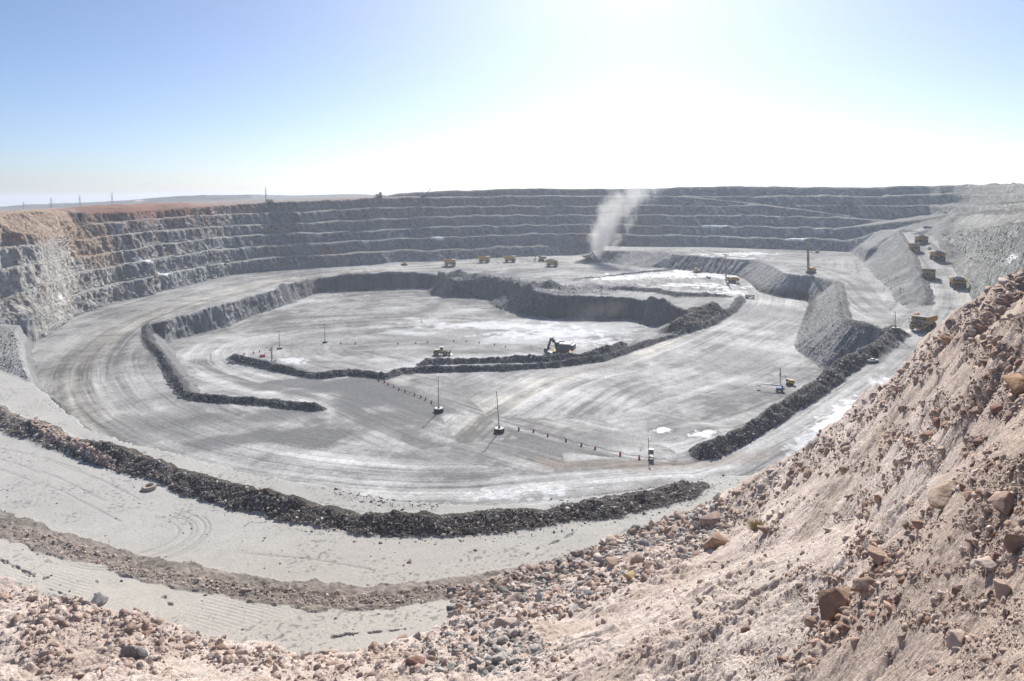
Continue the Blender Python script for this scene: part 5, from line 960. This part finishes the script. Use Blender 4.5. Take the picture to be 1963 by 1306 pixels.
# hand-placed boulders: px, py (foot), radius in px, palette colour, label
BIG = [(1818, 966, 30, (.40, .30, .235), 'large rounded tan boulder alone on the upper part of the near slope'), (1371, 1008, 21, (.30, .215, .185), 'tall split brown block standing at the lip of the near slope'), (1377, 1048, 25, (.33, .23, .17), 'broad cracked brown block leaning below the tall split one'),
       (1468, 1024, 12, (.30, .22, .17), 'squat brown rock beside the dry yellow shrub'), (972, 1212, 20, (.40, .325, .275), 'big pale rounded boulder at the middle of the rubble pile'), (984, 1168, 13, (.42, .34, .29), 'pale block just above the big rounded boulder of the rubble pile'),
       (960, 1275, 13, (.42, .40, .38), 'sharp pale grey rock in the lower rubble, paired with a slanting slab'), (990, 1276, 15, (.34, .31, .29), 'slanting grey slab beside the sharp pale rock in the lower rubble'), (796, 1284, 23, (.27, .155, .12), 'flat dark red slab at the bottom edge of the rubble'), (815, 1246, 10, (.30, .25, .22), 'upright brown stone above the flat dark red slab'),
       (1177, 1090, 14, (.36, .27, .21), 'brown boulder at the upper edge of the rubble pile'), (1225, 1091, 14, (.36, .28, .24), 'wedge shaped boulder next to the yellowish one in the upper rubble'), (1212, 1116, 13, (.42, .31, .17), 'yellowish boulder in the upper rubble'), (1184, 1138, 10, (.36, .27, .22), 'standing slab at the foot of the yellowish boulder'),
       (186, 1160, 14, (.26, .25, .25), 'pointed grey rock sticking up at the edge of the tracked bench'), (255, 1262, 17, (.20, .19, .19), 'dark faced block of a split pair in the foreground rubble'), (274, 1264, 14, (.48, .45, .42), 'light faced block of a split pair in the foreground rubble'), (278, 1224, 10, (.33, .22, .17), 'rounded brown rock above the split pair of blocks'),
       (490, 941, 7.5, (.40, .33, .26), 'lone square pale block on the ledge beyond the dark berm'), (784, 1079, 5, (.33, .27, .23), 'lone brown stone in the middle of the open graded bench'), (912, 1056, 3.5, (.33, .25, .21), 'lone small stone close under the long dark berm'),
       (1955, 758, 22, (.40, .25, .15), 'large orange brown boulder at the outer edge of the slope, highest up'), (1931, 985, 22, (.38, .27, .21), 'long pinkish boulder at the outer edge of the slope, half way down'), (1931, 1148, 18, (.42, .31, .26), 'rounded pale pink boulder low on the outer edge of the slope'), (1954, 1058, 21, (.32, .24, .20), 'jagged brown boulder between the long pinkish one and the rounded pale one'),
       (1620, 1178, 36, (.30, .205, .155), 'massive embedded outcrop block over a dark crevice in the slope'), (1668, 1150, 26, (.33, .23, .18), 'second block of the crevice outcrop, resting higher'), (1690, 1080, 24, (.34, .24, .185), 'upper block of the outcrop, above a small hollow'), (1560, 1205, 13, (.31, .22, .17), 'small block at the lower foot of the crevice outcrop'),
       (1837, 1248, 22, (.50, .39, .33), 'pale half buried slab low on the near slope'), (1900, 1106, 16, (.48, .38, .33), 'whitish slab lying flat among red stones of the slope'), (1764, 1016, 11, (.34, .23, .17), 'brown rock below the large rounded tan boulder'), (1732, 1234, 11, (.36, .28, .24), 'angular pink rock standing apart on the lower slope'), (1433, 1222, 11, (.29, .20, .16), 'dark brown wedge on the smooth pale part of the slope'),
       (1624, 911, 11, (.33, .23, .175), 'brown rock near the crest of the slope, above the ice patches'), (1922, 664, 12, (.36, .26, .20), 'brown boulder among the red stones near the top of the slope'), (1824, 682, 14, (.36, .22, .15), 'craggy reddish boulder on the slope crest beneath the nearest truck'), (1913, 794, 12, (.28, .16, .12), 'dark red boulder on the bare upper slope')]
BIGPX = [(x, y, r) for x, y, r, c, lb in BIG]
toe2 = [(0, 1120), (180, 1168), (300, 1197), (450, 1240), (600, 1263), (750, 1242), (880, 1198)]
scatter([(0, 1122), (180, 1172), (300, 1202), (450, 1244), (600, 1268), (750, 1250), (880, 1205), (930, 1306), (0, 1306)], 9500, .8, 1.9, 9, 'pink', 'left', .42)
band(toe2, -6, 36, 1300, 1.2, 1.8, 10, 'pink', 'left'); band([(300, 1215), (450, 1255), (600, 1275), (760, 1262), (900, 1225)], -6, 40, 520, 2.2, 1.9, 11, 'pink', 'left')
mid = [(860, 1140), (1000, 1092), (1130, 1050), (1380, 955), (1420, 985), (1390, 1040), (1240, 1120), (1100, 1180), (1010, 1215), (900, 1240), (870, 1190)]
scatter(mid, 5200, 1.3, 1.7, 11, 'pink', 'mid'); scatter(mid, 1500, 1.5, 1.7, 12, 'grey', 'mid'); scatter([(880, 1195), (1010, 1215), (1060, 1250), (1000, 1306), (760, 1306), (800, 1255)], 900, 1.8, 1.7, 11, 'grey', 'mid')
band([(1380, 955), (1500, 893), (1600, 822), (1700, 738), (1790, 655), (1870, 580), (1960, 518)], 2, 60, 1500, 1.2, 1.8, 10, 'pink', 'slope', jz=.3)
scatter([(1400, 1000), (1700, 760), (1963, 540), (1963, 1306), (930, 1306), (1060, 1230), (1250, 1120)], 9000, .55, 1.75, 8, 'pink', 'slope', .5, jz=.3); scatter([(1390, 990), (1700, 760), (1963, 540), (1963, 1306), (930, 1306), (1060, 1230), (1250, 1120)], 24000, .5, 1.75, 7, 'soil', 'slope', .34, jz=.1)
scatter([(1700, 800), (1900, 570), (1963, 520), (1963, 1306), (1500, 1306), (1650, 1000)], 15000, .6, 1.75, 9, 'red', 'slope', .42, jz=.25)
scatter([(1480, 1280), (1640, 1120), (1720, 1030), (1760, 1060), (1700, 1200), (1560, 1300)], 500, 1.6, 1.7, 10, 'red', 'slope', jz=.3)
# stone on the berms and ledges
lowB1 = [(x, y) for x, y, z in B1 if x > -70]
band(lowB1, -42, 4, 9500, .55, 2.3, 3.6, 'dark', 'berm', need=True); band(lowB1, -46, -26, 1600, .6, 2.2, 4, 'grey', 'berm', need=True); band(lowB1, -10, 12, 700, .8, 2.2, 4, 'grey', 'bench')
band([(60, 810), (140, 850), (220, 890)], -8, 12, 500, 2.0, 2.4, 6, 'pink', 'berm', need=True)
band([(x, y) for x, y, z in W1 if x > -20], -14, 14, 4500, .6, 2.1, 3.6, 'soil', 'windrow', need=True)
band([(x, y) for x, y, z in BR], -34, 2, 2000, .6, 2.4, 2.4, 'dark', 'far', need=True); band([(x, y) for x, y, z in B3], -14, 0, 1800, .5, 2.4, 1.8, 'blue', 'far', need=True)
band([(286, 622), (284, 640), (312, 687), (356, 759), (420, 771), (632, 789)], -9, 5, 900, .5, 2.4, 1.8, 'blue', 'far', need=True); band([(800, 703), (904, 695), (1060, 690), (1200, 664)], -9, 3, 900, .6, 2.3, 2., 'blue', 'far', need=True); scatter([(1290, 640), (1310, 605), (1390, 590), (1400, 605), (1340, 640)], 700, .7, 2.2, 2.2, 'blue', 'far')
scatter([(1530, 600), (1610, 560), (1620, 615), (1710, 636), (1600, 700), (1530, 680)], 1500, .36, 2.3, 1.4, 'blue2', 'far', jz=.4); scatter([(830, 520), (960, 530), (1080, 545), (1180, 552), (1190, 566), (1090, 566), (1010, 556), (945, 538), (860, 536)], 1500, .5, 2.2, 1.7, 'blue', 'far'); scatter([(800, 478), (1000, 474), (1110, 475), (1110, 488), (1000, 491), (830, 500)], 900, .5, 2.3, 1.4, 'blue', 'far'); scatter([(1800, 446), (1850, 440), (1963, 434), (1963, 505), (1890, 515), (1850, 500)], 1500, .4, 2.3, 1.5, 'blue2', 'far', jz=.45); scatter([(960, 560), (1040, 560), (1050, 600), (980, 592)], 260, .6, 2.3, 1.6, 'blue', 'far')
scatter([(0, 830), (660, 1040), (1260, 1000), (1340, 960), (1000, 1085), (700, 1125), (300, 1085), (0, 985)], 900, .5, 2.2, 2.4, 'grey', 'bench', .35); scatter([(0, 1040), (300, 1120), (700, 1165), (1000, 1110), (860, 1190), (600, 1250), (180, 1150), (0, 1100)], 420, .6, 2.2, 3., 'grey', 'bench', .3)
band([(640, 938), (713, 955), (764, 964), (840, 968)], -4, 14, 300, .8, 2.2, 4, 'grey', 'bench'); band([(1040, 962), (1180, 946), (1317, 926), (1420, 912)], -4, 16, 500, .6, 2.2, 3, 'grey', 'bench')
scatter([(0, 622), (30, 640), (55, 730), (0, 705)], 500, .5, 2.2, 1.6, 'grey', 'far')
ROCKS.sort(key=lambda r: -r[6])
NAMED = 255
def rock_object(V, Fc, loc, r, col, rot, smooth=False):
    me = mesh_np('boulder', V, Fc, 3); a_ = me.color_attributes.new('tint', 'FLOAT_COLOR', 'POINT'); a_.data.foreach_set('color', np.tile(np.array([*col, 1], np.float32), len(V))); me.materials.append(M_STONE)
    o = bpy.data.objects.new('boulder', me); COL.objects.link(o); o.location = loc; o.scale = (r,)*3; o.rotation_euler = rot; return o
for k, (x, y, rp, c, lb) in enumerate(BIG):
    p = hit(x, y); D = p[1]; z, gb = gz_at(D, p[0]/D); r = rp*D/F; V, Fc = PROTO_B[(k+4) % 9]
    o = rock_object(V, Fc, (p[0], D+.3*r, z+.10*r), r*1.12, c, (RNG.normal()*.25, RNG.normal()*.25, RNG.random()*6.28)); tag(o, lb, 'rock', 'boulders of the foreground')
LBL = {'left': ('stone of the rubble edging the tracked bench', 'brown grey stone lying in the rubble strip below the tracked bench'), 'mid': ('stones of the rubble pile', 'broken pinkish stone heaped in the rubble pile at the foot of the near slope'), 'slope': ('stones scattered on the near slope', 'reddish tan stone scattered over the steep near slope'), 'berm': ('stones on the long dark berm', 'stone sitting on the long dark berm of the bench'), 'bench': ('stones strewn on the benches', 'small stone strewn on the open pale bench'), 'windrow': ('clods on the tan windrow', 'clod lying on the crumbly tan windrow'), 'far': ('stones on the far berms', 'stone lying on a berm down in the pit')}
for k, (x, y, z, r, c, zone, pxs) in enumerate(ROCKS[:NAMED]):
    V, Fc = PROTO_B[(k*4) % 9] if pxs > 6.5 else PROTO[(k*7) % 12]
    o = rock_object(V, Fc, (x, y, z+.05*r), r, c, (RNG.normal()*.5, RNG.normal()*.5, RNG.random()*6.28)); o.name = 'stone'; tag(o, LBL[zone][1], 'rock', LBL[zone][0])
def heap(name, rocks, mat_):
    vs_, fs_, cs_ = [], [], []; n0 = 0
    for k, (x, y, z, r, c, zone, pxs) in enumerate(rocks):
        V, Fc = PROTO[k % 12]; e = Euler((RNG.normal()*.7, RNG.normal()*.7, RNG.random()*6.28)).to_matrix(); W = V@np.array(e).T*r+np.array([x, y, z], np.float32)
        vs_.append(W); fs_.append(Fc+n0); cs_.append(np.tile(np.array([*c, 1], np.float32), (len(V), 1))); n0 += len(V)
    me = mesh_np(name, np.concatenate(vs_), np.concatenate(fs_), 3); a_ = me.color_attributes.new('tint', 'FLOAT_COLOR', 'POINT'); a_.data.foreach_set('color', np.concatenate(cs_).ravel()); me.materials.append(mat_)
    o = bpy.data.objects.new(name, me); COL.objects.link(o); tag(o, kind='stuff'); return o
heap('rubble', ROCKS[NAMED:], M_STONE)
# ------------------------------------------------------------------ the dry shrub
STRAW = pmat('dry_stems', (.42, .33, .17), .8, var=.3, scale=9)
sh = MB(); p = hit(1450, 1022); rs_ = p[1]/F
for k in range(150):
    a = RNG.random()*6.28; e = .35+1.1*RNG.random(); l = (12+14*RNG.random())*rs_; q = Vector((math.cos(a)*math.cos(e)*l, math.sin(a)*math.cos(e)*l, math.sin(e)*l)); b0 = Vector((RNG.normal()*2*rs_, RNG.normal()*2*rs_, 0)); mdl = b0+q*.6; sh.bar(b0, mdl, .028, .02, 3)
    for s_ in range(3): sh.bar(mdl, mdl+(q*.45+Vector((RNG.normal(), RNG.normal(), RNG.normal()))*l*.22), .018, .008, 3)
o = sh.build('dry_shrub', STRAW); zz, _ = gz_at(p[1], p[0]/p[1]); o.location = (p[0], p[1], zz-.1); tag(o, 'dry straw yellow shrub between brown blocks on the near slope', 'shrub')
# ------------------------------------------------------------------ dust in the air
def plume(name, base, hgt, r0, r1, lean, dens, scale, seed, label=None, col=(.93, .92, .90), top=.25):
    rows, n = 9, 20; bm = bmesh.new(); R = []
    ax = lambda t: Vector((lean[0]*t*t*.6+lean[0]*.4*t, lean[1]*t, hgt*t)); rad = lambda t: r0+(r1-r0)*t**.8
    for i in range(rows): R.append([bm.verts.new(ax(i/(rows-1))+Vector((math.cos(2*math.pi*k/n), math.sin(2*math.pi*k/n), 0))*rad(i/(rows-1))) for k in range(n)])
    for i in range(rows-1):
        for k in range(n): bm.faces.new((R[i][k], R[i][(k+1) % n], R[i+1][(k+1) % n], R[i+1][k]))
    bm.faces.new(R[0][::-1]); bm.faces.new(R[-1]); bmesh.ops.recalc_face_normals(bm, faces=bm.faces); me = bpy.data.meshes.new(name); bm.to_mesh(me); bm.free(); o = bpy.data.objects.new(name, me); COL.objects.link(o); o.location = base; tag(o, label, kind='stuff')
    m = bpy.data.materials.new(name); m.use_nodes = True; t = m.node_tree; N, Lk = t.nodes, t.links; N.remove(N['Principled BSDF'])
    def M_(op, a, b=None, c=None):
        q = N.new('ShaderNodeMath'); q.operation = op
        for i, v in enumerate((a, b, c)):
            if v is None: continue
            if isinstance(v, (int, float)): q.inputs[i].default_value = v
            else: Lk.new(v, q.inputs[i])
        return q.outputs[0]
    tc = N.new('ShaderNodeTexCoord'); sp = N.new('ShaderNodeSeparateXYZ'); Lk.new(tc.outputs['Object'], sp.inputs[0]); x, y, z = sp.outputs
    tt = M_('MINIMUM', M_('MAXIMUM', M_('DIVIDE', z, hgt), 0.001), 1.); cx = M_('ADD', M_('MULTIPLY', M_('MULTIPLY', tt, tt), lean[0]*.6), M_('MULTIPLY', tt, lean[0]*.4)); cy = M_('MULTIPLY', tt, lean[1])
    dx, dy = M_('SUBTRACT', x, cx), M_('SUBTRACT', y, cy); d = M_('SQRT', M_('ADD', M_('MULTIPLY', dx, dx), M_('MULTIPLY', dy, dy))); rr = M_('ADD', M_('MULTIPLY', M_('POWER', tt, .8), r1-r0), r0); u = M_('DIVIDE', d, rr)
    nz = N.new('ShaderNodeTexNoise'); nz.inputs['Scale'].default_value = scale; nz.inputs['Detail'].default_value = 5; nz.inputs['Roughness'].default_value = .62; nz.inputs['Distortion'].default_value = .5
    mp = N.new('ShaderNodeMapping'); mp.inputs['Location'].default_value = (seed, seed*.7, 0); mp.inputs['Scale'].default_value = (1, 1, .7); Lk.new(tc.outputs['Object'], mp.inputs['Vector']); Lk.new(mp.outputs['Vector'], nz.inputs['Vector'])
    f = M_('SUBTRACT', M_('ADD', M_('SUBTRACT', 1.0, u), M_('MULTIPLY', M_('SUBTRACT', nz.outputs['Fac'], .5), 3.2)), .28); f = M_('MINIMUM', M_('MAXIMUM', M_('MULTIPLY', f, 1.5), 0.), 1.); edge_ = M_('MINIMUM', M_('MAXIMUM', M_('MULTIPLY', M_('SUBTRACT', 1., u), 4.), 0.), 1.)
    fade = M_('ADD', M_('MULTIPLY', M_('POWER', M_('SUBTRACT', 1., tt), 1.3), 1-top), M_('MULTIPLY', M_('MINIMUM', M_('MULTIPLY', M_('SUBTRACT', 1., tt), 5.), 1.), top)); de = M_('MULTIPLY', M_('MULTIPLY', M_('MULTIPLY', f, edge_), fade), dens)
    pv = N.new('ShaderNodeVolumePrincipled'); pv.inputs['Color'].default_value = (*col, 1); pv.inputs['Anisotropy'].default_value = .3; Lk.new(de, pv.inputs['Density']); Lk.new(pv.outputs['Volume'], N['Material Output'].inputs['Volume']); o.data.materials.append(m); return o
b0 = hit(1146, 497); plume('dust_plume', (b0[0], b0[1]+4, b0[2]-1), 92, 14, 48, (60, 20), .10, .042, 3.)
b1 = hit(268, 390.5); plume('dust_cloud', (b1[0]-26, b1[1]+40, b1[2]-1), 13, 26, 30, (10, 0), .05, .09, 11., col=(.95, .88, .80), top=.5)
b2 = P(1108, 684, -98); plume('dust_puff', (b2[0], b2[1], b2[2]), 11, 9, 14, (5, 3), .045, .12, 23.)
b3 = P(1165, 606, -98); plume('dust_veil', (b3[0]-20, b3[1]-12, b3[2]), 16, 26, 34, (30, 0), .007, .06, 31.)
# ------------------------------------------------------------------ camera, sun, sky
cam = bpy.data.cameras.new('camera'); co = bpy.data.objects.new('camera', cam); COL.objects.link(co)
cam.sensor_width = 36; cam.lens = 36*F/1963; cam.shift_y = -(653-CY)/1963; cam.clip_start = .3; cam.clip_end = 30000
co.matrix_world = Matrix(((RC, RS, 0, 0), (0, 0, -1, 0), (-RS, RC, 0, 0), (0, 0, 0, 1)))
scene.camera = co
SUN_EL, SUN_AZ = math.radians(37), math.radians(11)
sd = bpy.data.lights.new('sun', 'SUN'); sd.energy = SUN_E; sd.angle = math.radians(.53); sd.color = (1, .95, .87)
so = bpy.data.objects.new('sun', sd); COL.objects.link(so)
dirv = Vector((math.sin(SUN_AZ)*math.cos(SUN_EL), math.cos(SUN_AZ)*math.cos(SUN_EL), math.sin(SUN_EL)))
so.rotation_euler = dirv.to_track_quat('Z', 'Y').to_euler(); so.location = (0, 0, 200)
w = bpy.data.worlds.new('World'); scene.world = w; w.use_nodes = True; t = w.node_tree
sky = t.nodes.new('ShaderNodeTexSky'); sky.sky_type = 'NISHITA'; sky.sun_disc = False; sky.sun_elevation = SUN_EL; sky.sun_rotation = SUN_AZ
sky.altitude = 900; sky.air_density = .75; sky.dust_density = 2.1; sky.ozone_density = 4.2
t.links.new(sky.outputs['Color'], t.nodes['Background'].inputs['Color']); t.nodes['Background'].inputs['Strength'].default_value = SKY_S
scene.view_settings.view_transform = 'Standard'; scene.view_settings.look = 'None'; scene.view_settings.exposure = EXPO; scene.view_settings.gamma = 1; scene.view_settings.use_curve_mapping = False
scene.cycles.volume_step_rate = 1.; scene.cycles.volume_max_steps = 256; scene.cycles.max_bounces = 6; scene.cycles.volume_bounces = 1; scene.cycles.use_denoising = True
